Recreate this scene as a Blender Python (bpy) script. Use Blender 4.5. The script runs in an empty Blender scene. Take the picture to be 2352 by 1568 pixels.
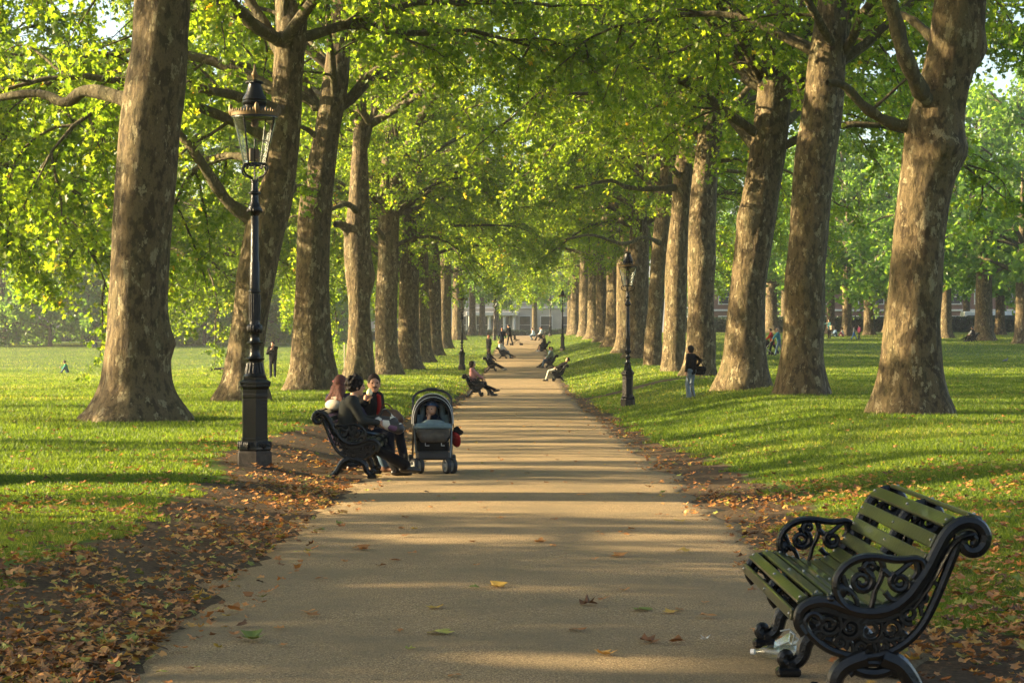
import bpy, math, random
import numpy as np
from mathutils import Vector, Matrix
S = bpy.context.scene
COL = S.collection
R = math.radians
rng0 = np.random.default_rng(7)

# ------------------------------------------------------------------ camera, sky, sun, exposure
F = 4600.0; VX = 1190.0; HY = 790.0; EYE = 1.55      # focal length and vanishing point in 2352 px picture units
cd = bpy.data.cameras.new('camera'); cam = bpy.data.objects.new('camera', cd); COL.objects.link(cam)
cam.location = (0, 0, EYE); cam.rotation_euler = (R(90), 0, 0)
cd.sensor_width = 36; cd.lens = 36 * F / 2352
cd.shift_x = -(VX - 1176) / 2352; cd.shift_y = (HY - 784) / 2352
cd.clip_start = 0.1; cd.clip_end = 5000
cd.dof.use_dof = False
S.camera = cam
SUN_EL = 18.0; SUN_AZ = 271.0            # azimuth clockwise from +Y (camera direction): from the left, a little ahead
W = bpy.data.worlds.new('World'); S.world = W; W.use_nodes = True
nt = W.node_tree; bg = nt.nodes['Background']
sk = nt.nodes.new('ShaderNodeTexSky'); sk.sky_type = 'NISHITA'; sk.sun_disc = False
sk.sun_elevation = R(SUN_EL); sk.sun_rotation = R(SUN_AZ); sk.air_density = 1.0; sk.dust_density = 3.0; sk.ozone_density = 1.0
nt.links.new(sk.outputs[0], bg.inputs[0]); bg.inputs[1].default_value = 0.085
sl = bpy.data.lights.new('sun', 'SUN'); sl.energy = 5.0; sl.angle = R(0.55); sl.color = (1.0, 0.79, 0.46)
so = bpy.data.objects.new('sun', sl); COL.objects.link(so)
sdir = Vector((math.cos(R(SUN_EL)) * math.sin(R(SUN_AZ)), math.cos(R(SUN_EL)) * math.cos(R(SUN_AZ)), math.sin(R(SUN_EL))))
so.rotation_euler = sdir.to_track_quat('Z', 'Y').to_euler()
S.view_settings.view_transform = 'Standard'; S.view_settings.look = 'None'
S.view_settings.gamma = 1; S.view_settings.use_curve_mapping = False
S.view_settings.exposure = 2.35
cy = S.cycles
cy.max_bounces = 8; cy.diffuse_bounces = 5; cy.glossy_bounces = 2; cy.transmission_bounces = 5; cy.volume_bounces = 0
cy.transparent_max_bounces = 6; cy.caustics_reflective = False; cy.caustics_refractive = False
cy.sample_clamp_indirect = 4.0
cy.use_denoising = True

# ------------------------------------------------------------------ helpers
def P(x, y, Z):                          # a point seen at picture position (x, y), Z metres away
    return np.array(((x - VX) * Z / F, Z, EYE + (HY - y) * Z / F))

def tag(o, label=None, cat=None, group=None, kind=None):
    if label: o['label'] = label
    if cat: o['category'] = cat
    if group: o['group'] = group
    if kind: o['kind'] = kind
    return o

def empty(name, loc, rz=0.0, label=None, cat=None, group=None):
    o = bpy.data.objects.new(name, None); COL.objects.link(o)
    o.location = loc; o.rotation_euler = (0, 0, rz); o.empty_display_size = 0.2
    return tag(o, label, cat, group)

def kids(o): return list(o.children)

def dup(o, parent=None, loc=None, rz=None, label=None):
    c = o.copy(); COL.objects.link(c)
    if parent is not None: c.parent = parent
    if loc is not None: c.location = loc
    if rz is not None: c.rotation_euler = (0, 0, rz)
    if label: c['label'] = label
    for ch in kids(o): dup(ch, c)
    return c

def np_mesh(name, V, F4, sizes=None, smooth=False):
    """V (n,3); F4 either (m,k) array of equal faces, or flat loops with sizes."""
    me = bpy.data.meshes.new(name)
    V = np.ascontiguousarray(V, dtype=np.float32)
    me.vertices.add(len(V)); me.vertices.foreach_set('co', V.ravel())
    if sizes is None:
        F4 = np.asarray(F4, dtype=np.int32); sizes = np.full(len(F4), F4.shape[1], dtype=np.int32)
    loops = np.ascontiguousarray(F4, dtype=np.int32).ravel(); sizes = np.asarray(sizes, dtype=np.int32)
    me.loops.add(len(loops)); me.loops.foreach_set('vertex_index', loops)
    me.polygons.add(len(sizes))
    st = np.zeros(len(sizes), dtype=np.int32); st[1:] = np.cumsum(sizes)[:-1]
    me.polygons.foreach_set('loop_start', st)
    me.polygons.foreach_set('use_smooth', np.full(len(sizes), bool(smooth)))
    me.update(calc_edges=True)
    return me

def link(name, me, mat=None, parent=None):
    o = bpy.data.objects.new(name, me); COL.objects.link(o)
    if mat: me.materials.append(mat)
    if parent is not None: o.parent = parent
    return o

def fattr(me, name, vals):
    a = me.attributes.new(name, 'FLOAT', 'POINT'); a.data.foreach_set('value', np.asarray(vals, dtype=np.float32))

def nrm(v):
    v = np.asarray(v, float); return v / (np.linalg.norm(v) + 1e-9)

def frame(d, up=(0, 0, 1)):
    d = nrm(d); u = np.asarray(up, float)
    if abs(np.dot(d, u)) > 0.96: u = np.array((0.0, 1.0, 0.0)) if abs(d[1]) < 0.9 else np.array((1.0, 0, 0))
    a = nrm(np.cross(u, d)); b = np.cross(d, a); return a, b

def spline(pts, n):
    """Catmull-Rom through pts (list of tuples of any dimension)"""
    p = np.asarray(pts, float); m = len(p)
    if m < 3: 
        t = np.linspace(0, 1, n)[:, None]; return p[0] * (1 - t) + p[-1] * t
    q = np.vstack([2 * p[0] - p[1], p, 2 * p[-1] - p[-2]])
    ts = np.linspace(0, m - 1 - 1e-6, n); i = ts.astype(int); f = (ts - i)[:, None]
    a, b, c, d = q[i], q[i + 1], q[i + 2], q[i + 3]
    return 0.5 * (2 * b + (c - a) * f + (2 * a - 5 * b + 4 * c - d) * f ** 2 + (3 * b - a - 3 * c + d) * f ** 3)

class MB:
    """collects shapes and links them as ONE mesh object"""
    def __init__(s): s.v = []; s.l = []; s.n = []; s.k = 0
    def add(s, V, faces):
        V = np.asarray(V, float); s.v.append(V)
        for f in faces: s.l.extend([i + s.k for i in f]); s.n.append(len(f))
        s.k += len(V); return s
    def box(s, c, d, rot=None, bev=0.0):
        x, y, z = [q / 2 for q in d]
        if bev > 0:
            b = min(bev, x * .9, y * .9, z * .9); V = []; 
            for sz in (-1, 1):
                for (ax, ay, az) in ((x - b, y, z - b), (x, y - b, z - b)):
                    pass
            # chamfered box: 24 verts
            V = []; idx = {}
            for sx in (-1, 1):
                for sy in (-1, 1):
                    for sz in (-1, 1):
                        for k, p in enumerate(((x, y - b, z - b), (x - b, y, z - b), (x - b, y - b, z))):
                            idx[(sx, sy, sz, k)] = len(V); V.append((sx * p[0], sy * p[1], sz * p[2]))
            fs = []
            I = lambda *a: idx[a]
            for q in (-1, 1):
                o = (lambda L: L) if q > 0 else (lambda L: L[::-1])
                fs.append(o([I(q, -1, -1, 0), I(q, 1, -1, 0), I(q, 1, 1, 0), I(q, -1, 1, 0)]))
                fs.append(o([I(-1, q, -1, 1), I(-1, q, 1, 1), I(1, q, 1, 1), I(1, q, -1, 1)]))
                fs.append(o([I(-1, -1, q, 2), I(1, -1, q, 2), I(1, 1, q, 2), I(-1, 1, q, 2)]))
            for a in (-1, 1):
                for c2 in (-1, 1):
                    f1 = [I(a, c2, -1, 0), I(a, c2, 1, 0), I(a, c2, 1, 1), I(a, c2, -1, 1)]; fs.append(f1 if a * c2 > 0 else f1[::-1])
                    f2 = [I(a, -1, c2, 2), I(a, 1, c2, 2), I(a, 1, c2, 0), I(a, -1, c2, 0)]; fs.append(f2[::-1] if a * c2 > 0 else f2)
                    f3 = [I(-1, a, c2, 1), I(1, a, c2, 1), I(1, a, c2, 2), I(-1, a, c2, 2)]; fs.append(f3[::-1] if a * c2 > 0 else f3)
            for a in (-1, 1):
                for b2 in (-1, 1):
                    for c2 in (-1, 1):
                        f = [I(a, b2, c2, 0), I(a, b2, c2, 1), I(a, b2, c2, 2)]; fs.append(f if a * b2 * c2 > 0 else f[::-1])
        else:
            V = [(-x, -y, -z), (x, -y, -z), (x, y, -z), (-x, y, -z), (-x, -y, z), (x, -y, z), (x, y, z), (-x, y, z)]
            fs = [(0, 3, 2, 1), (4, 5, 6, 7), (0, 1, 5, 4), (1, 2, 6, 5), (2, 3, 7, 6), (3, 0, 4, 7)]
        V = np.asarray(V, float)
        if rot is not None: V = V @ np.asarray(rot, float).T
        return s.add(V + np.asarray(c, float), fs)
    def tube(s, pts, r, n=8, up=(0, 0, 1), flat=None, cap=True):
        pts = np.asarray(pts, float); m = len(pts)
        r = np.full(m, r, float) if np.isscalar(r) else np.asarray(r, float)
        T = np.gradient(pts, axis=0); V = []; th = np.linspace(0, 2 * np.pi, n, endpoint=False)
        a, b = frame(T[0], up)
        for i in range(m):
            t = nrm(T[i]); a = nrm(a - t * np.dot(a, t)); b = np.cross(t, a)
            ra, rb = (r[i], r[i]) if flat is None else (r[i] * flat[0], r[i] * flat[1])
            V.append(pts[i] + np.outer(np.cos(th) * ra, a) + np.outer(np.sin(th) * rb, b))
        V = np.vstack(V); fs = []
        for i in range(m - 1):
            for j in range(n):
                k = (j + 1) % n; fs.append((i * n + j, i * n + k, (i + 1) * n + k, (i + 1) * n + j))
        if cap: fs.append(tuple(range(n))[::-1]); fs.append(tuple(range((m - 1) * n, m * n)))
        return s.add(V, fs)
    def lathe(s, prof, n=24, c=(0, 0, 0), axis=None, phase=0.0, cap=True):
        th = np.linspace(0, 2 * np.pi, n, endpoint=False) + phase; V = []
        for (r, z) in prof: V.append(np.c_[np.cos(th) * r, np.sin(th) * r, np.full(n, z)])
        V = np.vstack(V); m = len(prof); fs = []
        for i in range(m - 1):
            for j in range(n):
                k = (j + 1) % n; fs.append((i * n + j, i * n + k, (i + 1) * n + k, (i + 1) * n + j))
        if cap: fs.append(tuple(range(n))[::-1]); fs.append(tuple(range((m - 1) * n, m * n)))
        if axis is not None:
            a, b = frame(axis); V = np.outer(V[:, 0], a) + np.outer(V[:, 1], b) + np.outer(V[:, 2], nrm(axis))
        return s.add(V + np.asarray(c, float), fs)
    def ell(s, c, r, n=14, m=8, rot=None):
        V = []; fs = []
        for i in range(1, m):
            ph = math.pi * i / m
            for j in range(n):
                t = 2 * math.pi * j / n; V.append((math.sin(ph) * math.cos(t), math.sin(ph) * math.sin(t), math.cos(ph)))
        V.append((0, 0, 1)); V.append((0, 0, -1)); k = len(V)
        for i in range(m - 2):
            for j in range(n):
                q = (j + 1) % n; fs.append((i * n + j, (i + 1) * n + j, (i + 1) * n + q, i * n + q))
        for j in range(n):
            q = (j + 1) % n; fs.append((k - 2, j, q)); fs.append((k - 1, (m - 2) * n + q, (m - 2) * n + j))
        V = np.asarray(V) * np.asarray(r, float)
        if rot is not None: V = V @ np.asarray(rot, float).T
        return s.add(V + np.asarray(c, float), fs)
    def prism(s, poly, axis_pts, a, b, t):
        """flat polygon of (u, v) in plane a,b at axis_pts, thickness t along a x b"""
        a = np.asarray(a, float); b = np.asarray(b, float); nn = np.cross(a, b); n = len(poly)
        base = np.array([np.asarray(axis_pts, float) + a * u + b * v for u, v in poly])
        V = np.vstack([base - nn * t / 2, base + nn * t / 2])
        fs = [tuple(range(n))[::-1], tuple(range(n, 2 * n))] + [(i, (i + 1) % n, n + (i + 1) % n, n + i) for i in range(n)]
        return s.add(V, fs)
    def build(s, name, mat, parent=None, smooth=True, sharp=0.6):
        me = np_mesh(name, np.vstack(s.v), np.asarray(s.l), s.n, smooth)
        if smooth and sharp:
            try: me.set_sharp_from_angle(angle=sharp)
            except Exception: pass
        return link(name, me, mat, parent)

# ---- smooth value noise, used for shapes
_tab = np.random.default_rng(3).random(4096)
def vnoise(x, y, z=0.0):
    x = np.asarray(x, float); y = np.asarray(y, float); z = np.asarray(z, float) + 0 * x
    xi = np.floor(x).astype(int); yi = np.floor(y).astype(int); zi = np.floor(z).astype(int)
    fx, fy, fz = x - xi, y - yi, z - zi
    fx, fy, fz = [f * f * (3 - 2 * f) for f in (fx, fy, fz)]
    h = lambda a, b, c: _tab[(a * 73 + b * 179 + c * 283) & 4095]
    r = 0
    for a in (0, 1):
        for b in (0, 1):
            for c in (0, 1):
                r = r + h(xi + a, yi + b, zi + c) * (fx if a else 1 - fx) * (fy if b else 1 - fy) * (fz if c else 1 - fz)
    return r

# ---- rounded bodies: signed distance on a grid, meshed with surface nets
def sdf_mesh(prims, vox, k=0.03):
    lo = np.full(3, 1e9); hi = -lo
    for p in prims:
        if p[0] == 'c':
            m = max(p[3], p[4]); lo = np.minimum(lo, np.minimum(p[1], p[2]) - m); hi = np.maximum(hi, np.maximum(p[1], p[2]) + m)
        elif p[0] == 'e':
            m = max(p[2]); lo = np.minimum(lo, np.asarray(p[1]) - m); hi = np.maximum(hi, np.asarray(p[1]) + m)
    lo -= 3 * vox; hi += 3 * vox
    ax = [np.arange(lo[i], hi[i] + vox, vox, dtype=np.float32) for i in range(3)]
    G = np.stack(np.meshgrid(*ax, indexing='ij'), -1)
    D = None
    for p in prims:
        if p[0] == 'c':
            a = np.asarray(p[1], np.float32); ba = np.asarray(p[2], np.float32) - a
            pa = G - a; h = np.clip((pa @ ba) / (ba @ ba + 1e-9), 0, 1)
            d = np.linalg.norm(pa - h[..., None] * ba, axis=-1) - (p[3] + (p[4] - p[3]) * h)
        else:
            q = G - np.asarray(p[1], np.float32)
            if len(p) > 3 and p[3] is not None: q = q @ np.asarray(p[3], np.float32)
            rr = np.asarray(p[2], np.float32); k0 = np.linalg.norm(q / rr, axis=-1); k1 = np.linalg.norm(q / (rr * rr), axis=-1)
            d = k0 * (k0 - 1) / (k1 + 1e-6)
        if p[0] == 'x':
            kk = k * 0.5; h = np.clip(0.5 - 0.5 * (D + d) / kk, 0, 1); D = D * (1 - h) + (-d) * h + kk * h * (1 - h)
        elif D is None: D = d
        else:
            kk = p[5] if p[0] == 'c' and len(p) > 5 else k
            h = np.clip(0.5 + 0.5 * (D - d) / kk, 0, 1); D = D * (1 - h) + d * h - kk * h * (1 - h)
    ins = D < 0; nx, ny, nz = D.shape
    acc = np.zeros((nx - 1, ny - 1, nz - 1, 3), np.float32); cnt = np.zeros((nx - 1, ny - 1, nz - 1), np.float32)
    corners = [(a, b, c) for a in (0, 1) for b in (0, 1) for c in (0, 1)]
    sl = lambda c: D[c[0]:nx - 1 + c[0], c[1]:ny - 1 + c[1], c[2]:nz - 1 + c[2]]
    for i, c0 in enumerate(corners):
        for c1 in corners[i + 1:]:
            if sum(abs(a - b) for a, b in zip(c0, c1)) != 1: continue
            d0, d1 = sl(c0), sl(c1); m = (d0 < 0) != (d1 < 0)
            t = np.where(m, d0 / np.where(m, d0 - d1, 1), 0)
            for q in range(3): acc[..., q] += np.where(m, c0[q] + (c1[q] - c0[q]) * t, 0)
            cnt += m
    act = cnt > 0; idx = np.full(act.shape, -1, np.int32); idx[act] = np.arange(act.sum())
    ijk = np.argwhere(act); V = (ijk + acc[act] / cnt[act][:, None]) * vox + lo
    faces = []
    for a in range(3):
        b, c = (a + 1) % 3, (a + 2) % 3
        s0 = [slice(None)] * 3; s1 = [slice(None)] * 3; s0[a] = slice(0, -1); s1[a] = slice(1, None)
        m = ins[tuple(s0)] != ins[tuple(s1)]; e = np.argwhere(m)
        e = e[(e[:, b] > 0) & (e[:, c] > 0) & (e[:, b] < D.shape[b] - 1) & (e[:, c] < D.shape[c] - 1)]
        flip = ins[tuple(s0)][tuple(e.T)]
        def cell(db, dc):
            q = e.copy(); q[:, b] -= db; q[:, c] -= dc; return idx[tuple(q.T)]
        f = np.stack([cell(1, 1), cell(0, 1), cell(0, 0), cell(1, 0)], 1)
        f[~flip] = f[~flip][:, ::-1]; faces.append(f)
    return V, np.vstack(faces)

def blob(name, prims, vox, mat, parent=None, k=0.03, extra=None):
    V, Fc = sdf_mesh(prims, vox, k)
    if extra is None:
        me = np_mesh(name, V, Fc, None, True)
    else:
        n = len(V); V2 = np.vstack([V] + extra.v)
        me = np_mesh(name, V2, np.r_[Fc.ravel(), np.asarray(extra.l, int) + n], np.r_[np.full(len(Fc), 4), np.asarray(extra.n, int)], True)
    return link(name, me, mat, parent)

# ------------------------------------------------------------------ materials
def nodes(name):
    m = bpy.data.materials.new(name); m.use_nodes = True
    t = m.node_tree; return m, t, t.nodes['Principled BSDF'], t.nodes['Material Output']
def N(t, kind, **kw):
    n = t.nodes.new(kind)
    for k, v in kw.items(): setattr(n, k, v)
    return n
def tex(t, kind, scale, coord='Object', detail=4, stretch=None, rough=0.6):
    c = N(t, 'ShaderNodeTexCoord'); src = c.outputs[coord]
    if stretch:
        mp = N(t, 'ShaderNodeMapping'); mp.inputs['Scale'].default_value = stretch; t.links.new(src, mp.inputs[0]); src = mp.outputs[0]
    n = N(t, kind); n.inputs['Scale'].default_value = scale
    if kind == 'ShaderNodeTexNoise': n.inputs['Detail'].default_value = detail; n.inputs['Roughness'].default_value = rough
    t.links.new(src, n.inputs['Vector']); return n
def ramp(t, src, stops, interp='LINEAR'):
    r = N(t, 'ShaderNodeValToRGB'); r.color_ramp.interpolation = interp
    e = r.color_ramp.elements
    while len(e) < len(stops): e.new(0.5)
    for i, (p, c) in enumerate(stops): e[i].position = p; e[i].color = (*c, 1)
    t.links.new(src, r.inputs[0]); return r
def mix(t, fac, a, b, mode='MIX'):
    m = N(t, 'ShaderNodeMix', data_type='RGBA', blend_type=mode)
    for s, i in ((fac, 0), (a, 6), (b, 7)):
        if isinstance(s, (int, float)): m.inputs[i].default_value = s
        elif isinstance(s, tuple): m.inputs[i].default_value = (*s, 1)
        else: t.links.new(s, m.inputs[i])
    return m.outputs[2]
def bump(t, bs, h, strength, dist=0.02, normal=None):
    b = N(t, 'ShaderNodeBump'); b.inputs['Strength'].default_value = strength; b.inputs['Distance'].default_value = dist
    t.links.new(h, b.inputs['Height']); t.links.new(b.outputs[0], bs.inputs['Normal']); return b

MATS = {}
def plain(name, col, rough=0.6, metal=0.0, spec=0.5, var=0.25, scale=8.0, bmp=0.0, bscale=60.0, coat=0.0):
    if name in MATS: return MATS[name]
    m, t, b, o = nodes(name)
    n = tex(t, 'ShaderNodeTexNoise', scale)
    lo = tuple(c * (1 - var) for c in col); hi = tuple(min(1, c * (1 + var)) for c in col)
    t.links.new(ramp(t, n.outputs[0], [(0.3, lo), (0.7, hi)]).outputs[0], b.inputs['Base Color'])
    b.inputs['Roughness'].default_value = rough; b.inputs['Metallic'].default_value = metal
    b.inputs['Specular IOR Level'].default_value = spec; b.inputs['Coat Weight'].default_value = coat
    if bmp: bump(t, b, tex(t, 'ShaderNodeTexNoise', bscale).outputs[0], bmp)
    MATS[name] = m; return m

def leaf_mat(name, stops, trans_col, trans=0.5, rough=0.4, spec=0.35):
    m, t, b, o = nodes(name)
    a = N(t, 'ShaderNodeAttribute'); a.attribute_name = 'rnd'
    c = ramp(t, a.outputs['Fac'], stops).outputs[0]
    t.links.new(c, b.inputs['Base Color']); b.inputs['Roughness'].default_value = rough; b.inputs['Specular IOR Level'].default_value = spec
    tr = N(t, 'ShaderNodeBsdfTranslucent'); t.links.new(mix(t, 1.0, c, trans_col, 'MULTIPLY'), tr.inputs[0])
    mx = N(t, 'ShaderNodeMixShader'); mx.inputs[0].default_value = trans
    t.links.new(b.outputs[0], mx.inputs[1]); t.links.new(tr.outputs[0], mx.inputs[2]); t.links.new(mx.outputs[0], o.inputs[0])
    return m

M_leaf = leaf_mat('plane_leaf', [(0.0, (.035, .075, .010)), (0.45, (.070, .118, .014)), (0.80, (.11, .158, .018)), (0.94, (.17, .19, .022)), (0.98, (.28, .17, .03)), (1.0, (.30, .10, .025))], (4.3, 3.8, 1.4), 0.60)
M_leaf_far = leaf_mat('lawn_tree_leaf', [(0.0, (.035, .080, .014)), (0.5, (.06, .12, .02)), (0.9, (.10, .155, .028)), (1.0, (.17, .18, .035))], (4.2, 3.8, 1.9), 0.58)
M_grass = leaf_mat('grass_blade', [(0.0, (.028, .056, .008)), (0.5, (.070, .108, .015)), (0.85, (.100, .138, .022)), (1.0, (.19, .18, .06))], (3.2, 3.0, 1.2), 0.5, 0.45, 0.25)
M_litter = leaf_mat('dry_leaf', [(0.0, (.05, .028, .014)), (0.20, (.17, .072, .026)), (0.50, (.36, .155, .045)), (0.74, (.46, .235, .08)), (0.88, (.40, .26, .045)), (0.94, (.12, .16, .03)), (1.0, (.36, .33, .07))], (1.3, 1.1, .8), 0.2, 0.55, 0.3)

def bark(name, a, b_, c, green=0.3):
    m, t, b, o = nodes(name)
    oi = N(t, 'ShaderNodeObjectInfo')
    co = N(t, 'ShaderNodeTexCoord'); add = N(t, 'ShaderNodeVectorMath', operation='ADD')
    mul = N(t, 'ShaderNodeVectorMath', operation='SCALE'); cmb = N(t, 'ShaderNodeCombineXYZ')
    for i in range(3): t.links.new(oi.outputs['Random'], cmb.inputs[i])
    t.links.new(cmb.outputs[0], mul.inputs[0]); mul.inputs['Scale'].default_value = 37.0
    t.links.new(co.outputs['Object'], add.inputs[0]); t.links.new(mul.outputs[0], add.inputs[1])
    mp = N(t, 'ShaderNodeMapping'); mp.inputs['Scale'].default_value = (1, 1, .5); t.links.new(add.outputs[0], mp.inputs[0])
    def nz(scale, det=4, r=.6):
        n = N(t, 'ShaderNodeTexNoise'); n.inputs['Scale'].default_value = scale; n.inputs['Detail'].default_value = det; n.inputs['Roughness'].default_value = r
        t.links.new(mp.outputs[0], n.inputs['Vector']); return n.outputs[0]
    big, mid, fine = nz(2.2, 3), nz(7.5, 5, .65), nz(46, 4, .7)
    vo = N(t, 'ShaderNodeTexVoronoi'); vo.inputs['Scale'].default_value = 11; t.links.new(mp.outputs[0], vo.inputs['Vector'])
    col = mix(t, ramp(t, mid, [(.43, (0, 0, 0)), (.52, (1, 1, 1))]).outputs[0], a, b_)
    col = mix(t, ramp(t, nz(5.5, 4, .7), [(.57, (0, 0, 0)), (.61, (1, 1, 1))]).outputs[0], col, c)
    col = mix(t, ramp(t, big, [(.45, (0, 0, 0)), (.75, (green, green, green))]).outputs[0], col, (.075, .085, .03))
    col = mix(t, ramp(t, fine, [(.34, (.8, .8, .8)), (.47, (0, 0, 0))]).outputs[0], col, (.045, .035, .022))
    t.links.new(col, b.inputs['Base Color']); b.inputs['Roughness'].default_value = .85; b.inputs['Specular IOR Level'].default_value = .2
    h = N(t, 'ShaderNodeMath', operation='ADD'); t.links.new(mid, h.inputs[0])
    h2 = N(t, 'ShaderNodeMath', operation='MULTIPLY'); t.links.new(fine, h2.inputs[0]); h2.inputs[1].default_value = .5; t.links.new(h2.outputs[0], h.inputs[1])
    h3 = N(t, 'ShaderNodeMath', operation='MULTIPLY_ADD'); t.links.new(vo.outputs[0], h3.inputs[0]); h3.inputs[1].default_value = .5; t.links.new(h.outputs[0], h3.inputs[2])
    bump(t, b, h3.outputs[0], 1.0, .06); return m
M_bark = bark('plane_bark', (.056, .039, .020), (.130, .094, .048), (.25, .205, .12))
M_branch = bark('branch_bark', (.070, .056, .032), (.105, .085, .046), (.20, .17, .09), .5)

def ground_mat():
    m, t, b, o = nodes('lawn_and_earth')
    a = N(t, 'ShaderNodeAttribute'); a.attribute_name = 'dirt'
    n1 = tex(t, 'ShaderNodeTexNoise', 1.7, detail=6); n2 = tex(t, 'ShaderNodeTexNoise', 28, detail=4); n3 = tex(t, 'ShaderNodeTexNoise', .11, detail=3)
    n4 = tex(t, 'ShaderNodeTexNoise', 90, detail=3, stretch=(1, .5, 1))
    g = ramp(t, n2.outputs[0], [(.25, (.030, .062, .008)), (.5, (.058, .108, .013)), (.75, (.10, .145, .02))]).outputs[0]
    g = mix(t, ramp(t, n3.outputs[0], [(.40, (0, 0, 0)), (.65, (.6, .6, .6))]).outputs[0], g, (.115, .135, .026))
    g = mix(t, ramp(t, n4.outputs[0], [(.66, (0, 0, 0)), (.74, (.5, .5, .5))]).outputs[0], g, (.22, .15, .05))
    d = ramp(t, n2.outputs[0], [(.3, (.040, .027, .015)), (.6, (.085, .057, .032)), (.8, (.15, .10, .055))]).outputs[0]
    s = N(t, 'ShaderNodeMath', operation='ADD'); t.links.new(a.outputs['Fac'], s.inputs[0])
    w = N(t, 'ShaderNodeMath', operation='MULTIPLY_ADD'); t.links.new(n1.outputs[0], w.inputs[0]); w.inputs[1].default_value = .9; w.inputs[2].default_value = -.45
    t.links.new(w.outputs[0], s.inputs[1])
    fac = ramp(t, s.outputs[0], [(.44, (0, 0, 0)), (.56, (1, 1, 1))]).outputs[0]
    t.links.new(mix(t, fac, g, d), b.inputs['Base Color']); b.inputs['Roughness'].default_value = .9; b.inputs['Specular IOR Level'].default_value = .15
    bump(t, b, n2.outputs[0], .7, .05); return m
M_ground = ground_mat()

def path_mat():
    m, t, b, o = nodes('bound_gravel')
    n1 = tex(t, 'ShaderNodeTexNoise', 130, detail=3); n2 = tex(t, 'ShaderNodeTexNoise', .9, detail=5); v = tex(t, 'ShaderNodeTexNoise', 110, detail=3)
    n3 = tex(t, 'ShaderNodeTexNoise', 6, detail=5)
    g = ramp(t, n1.outputs[0], [(.30, (.07, .05, .027)), (.5, (.26, .178, .089)), (.68, (.52, .37, .195))]).outputs[0]
    nz = lambda s, d=2, r=.6: tex(t, 'ShaderNodeTexNoise', s, detail=d, rough=r).outputs[0]
    g = mix(t, ramp(t, nz(70), [(.36, (.85, .85, .85)), (.45, (0, 0, 0))]).outputs[0], g, (.065, .047, .027))
    g = mix(t, ramp(t, nz(82), [(.57, (0, 0, 0)), (.66, (.9, .9, .9))]).outputs[0], g, (.52, .40, .24))
    g = mix(t, ramp(t, nz(26, 3), [(.64, (0, 0, 0)), (.69, (.7, .7, .7))]).outputs[0], g, (.08, .056, .033))
    g = mix(t, ramp(t, n2.outputs[0], [(.40, (0, 0, 0)), (.62, (.7, .7, .7))]).outputs[0], g, (.165, .128, .074))
    g = mix(t, ramp(t, n3.outputs[0], [(.52, (0, 0, 0)), (.75, (.35, .35, .35))]).outputs[0], g, (.29, .205, .11))
    t.links.new(g, b.inputs['Base Color']); b.inputs['Roughness'].default_value = .85; b.inputs['Specular IOR Level'].default_value = .2
    bump(t, b, v.outputs[0], .9, .02); return m
M_path = path_mat()

# ------------------------------------------------------------------ the ground
YS = np.arange(-20, 460, 1.0)
def prof(y, z, sg=5.0):
    v = np.interp(YS, y, z); k = np.exp(-.5 * (np.arange(-18, 19) / sg) ** 2); k /= k.sum()
    return np.convolve(np.pad(v, 18, mode='edge'), k, 'valid')
KY = [0, 10, 25, 36, 50, 75, 92, 110, 131, 150, 165, 200, 250, 300, 400]
PP = prof(KY, [0, 0, -.08, -.18, -.3, -.45, -.3, -.12, .12, .72, 1.15, 2.0, 2.62, 2.72, 2.7])
PL = prof(KY, [.10, .10, .13, .22, .11, -.03, 0, -.1, .12, .5, .78, 1.6, 2.6, 2.8, 2.8])
PR = prof(KY, [.25, .28, .3, .3, .27, .28, .3, .58, 1.0, 1.45, 1.8, 2.3, 2.9, 3.0, 3.0])
PLL = prof(KY, [.2, .2, .15, .1, 0, -.2, -.3, -.4, -.46, -.5, -.4, .3, 1.5, 2.0, 2.0])
PRR = prof(KY, [.3, .3, .3, .3, .3, .35, .4, .5, .65, 1.2, 1.6, 2.3, 3.1, 3.2, 3.2])
def pxc(y): return np.interp(y, [0, 150, 250, 330], [0, 0.1, 1.0, 1.6])
def phw(y): return 1.90 + .10 * (vnoise(y * .35, 3.3) - .5) + .02 * 0
def gz(x, y):
    x = np.asarray(x, float); y = np.asarray(y, float)
    pp, pl, pr, pll, prr = [np.interp(y, YS, q) for q in (PP, PL, PR, PLL, PRR)]
    u = x - pxc(y)
    sm = lambda a, b, t: (lambda q: q * q * (3 - 2 * q))(np.clip((t - a) / (b - a), 0, 1))
    left = pl + (pll - pl) * sm(-7, -30, u); right = pr + (prr - pr) * sm(7, 30, u)
    z = np.where(u < 0, pp + (left - pp) * sm(-1.75, -3.6, u), pp + (right - pp) * sm(1.75, 6.2, u)) - .30 * np.exp(-((x - 5.2) ** 2 + (y - 59.5) ** 2 / 4) / 4.5)
    return z
def gp(x, y): return (float(x), float(y), float(gz(x, y)))
def dirt(x, y):
    u = x - pxc(y); hw = 1.85
    le = np.interp(y, [0, 8, 22, 25, 33, 40, 50, 80, 300], [3.3, 3.25, 3.2, 3.9, 3.6, 2.7, 2.5, 2.2, 2.05])
    re = np.interp(y, [0, 9.6, 11, 13, 17, 19, 28, 36, 62, 80, 300], [3.3, 3.2, 2.25, 2.0, 2.3, 2.8, 2.7, 2.35, 2.5, 2.2, 2.05])
    d = np.where(u < 0, (le + u) / .8, (re - u) / .8) * 1.0 + .5
    side = 1.6 - np.abs(y - (70 + .9 * (x - 2))) / 1.3
    side = np.where((x > 1.5) & (x < 7.5), side, -1)
    return np.clip(np.maximum(d, side), 0, 1)

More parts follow.
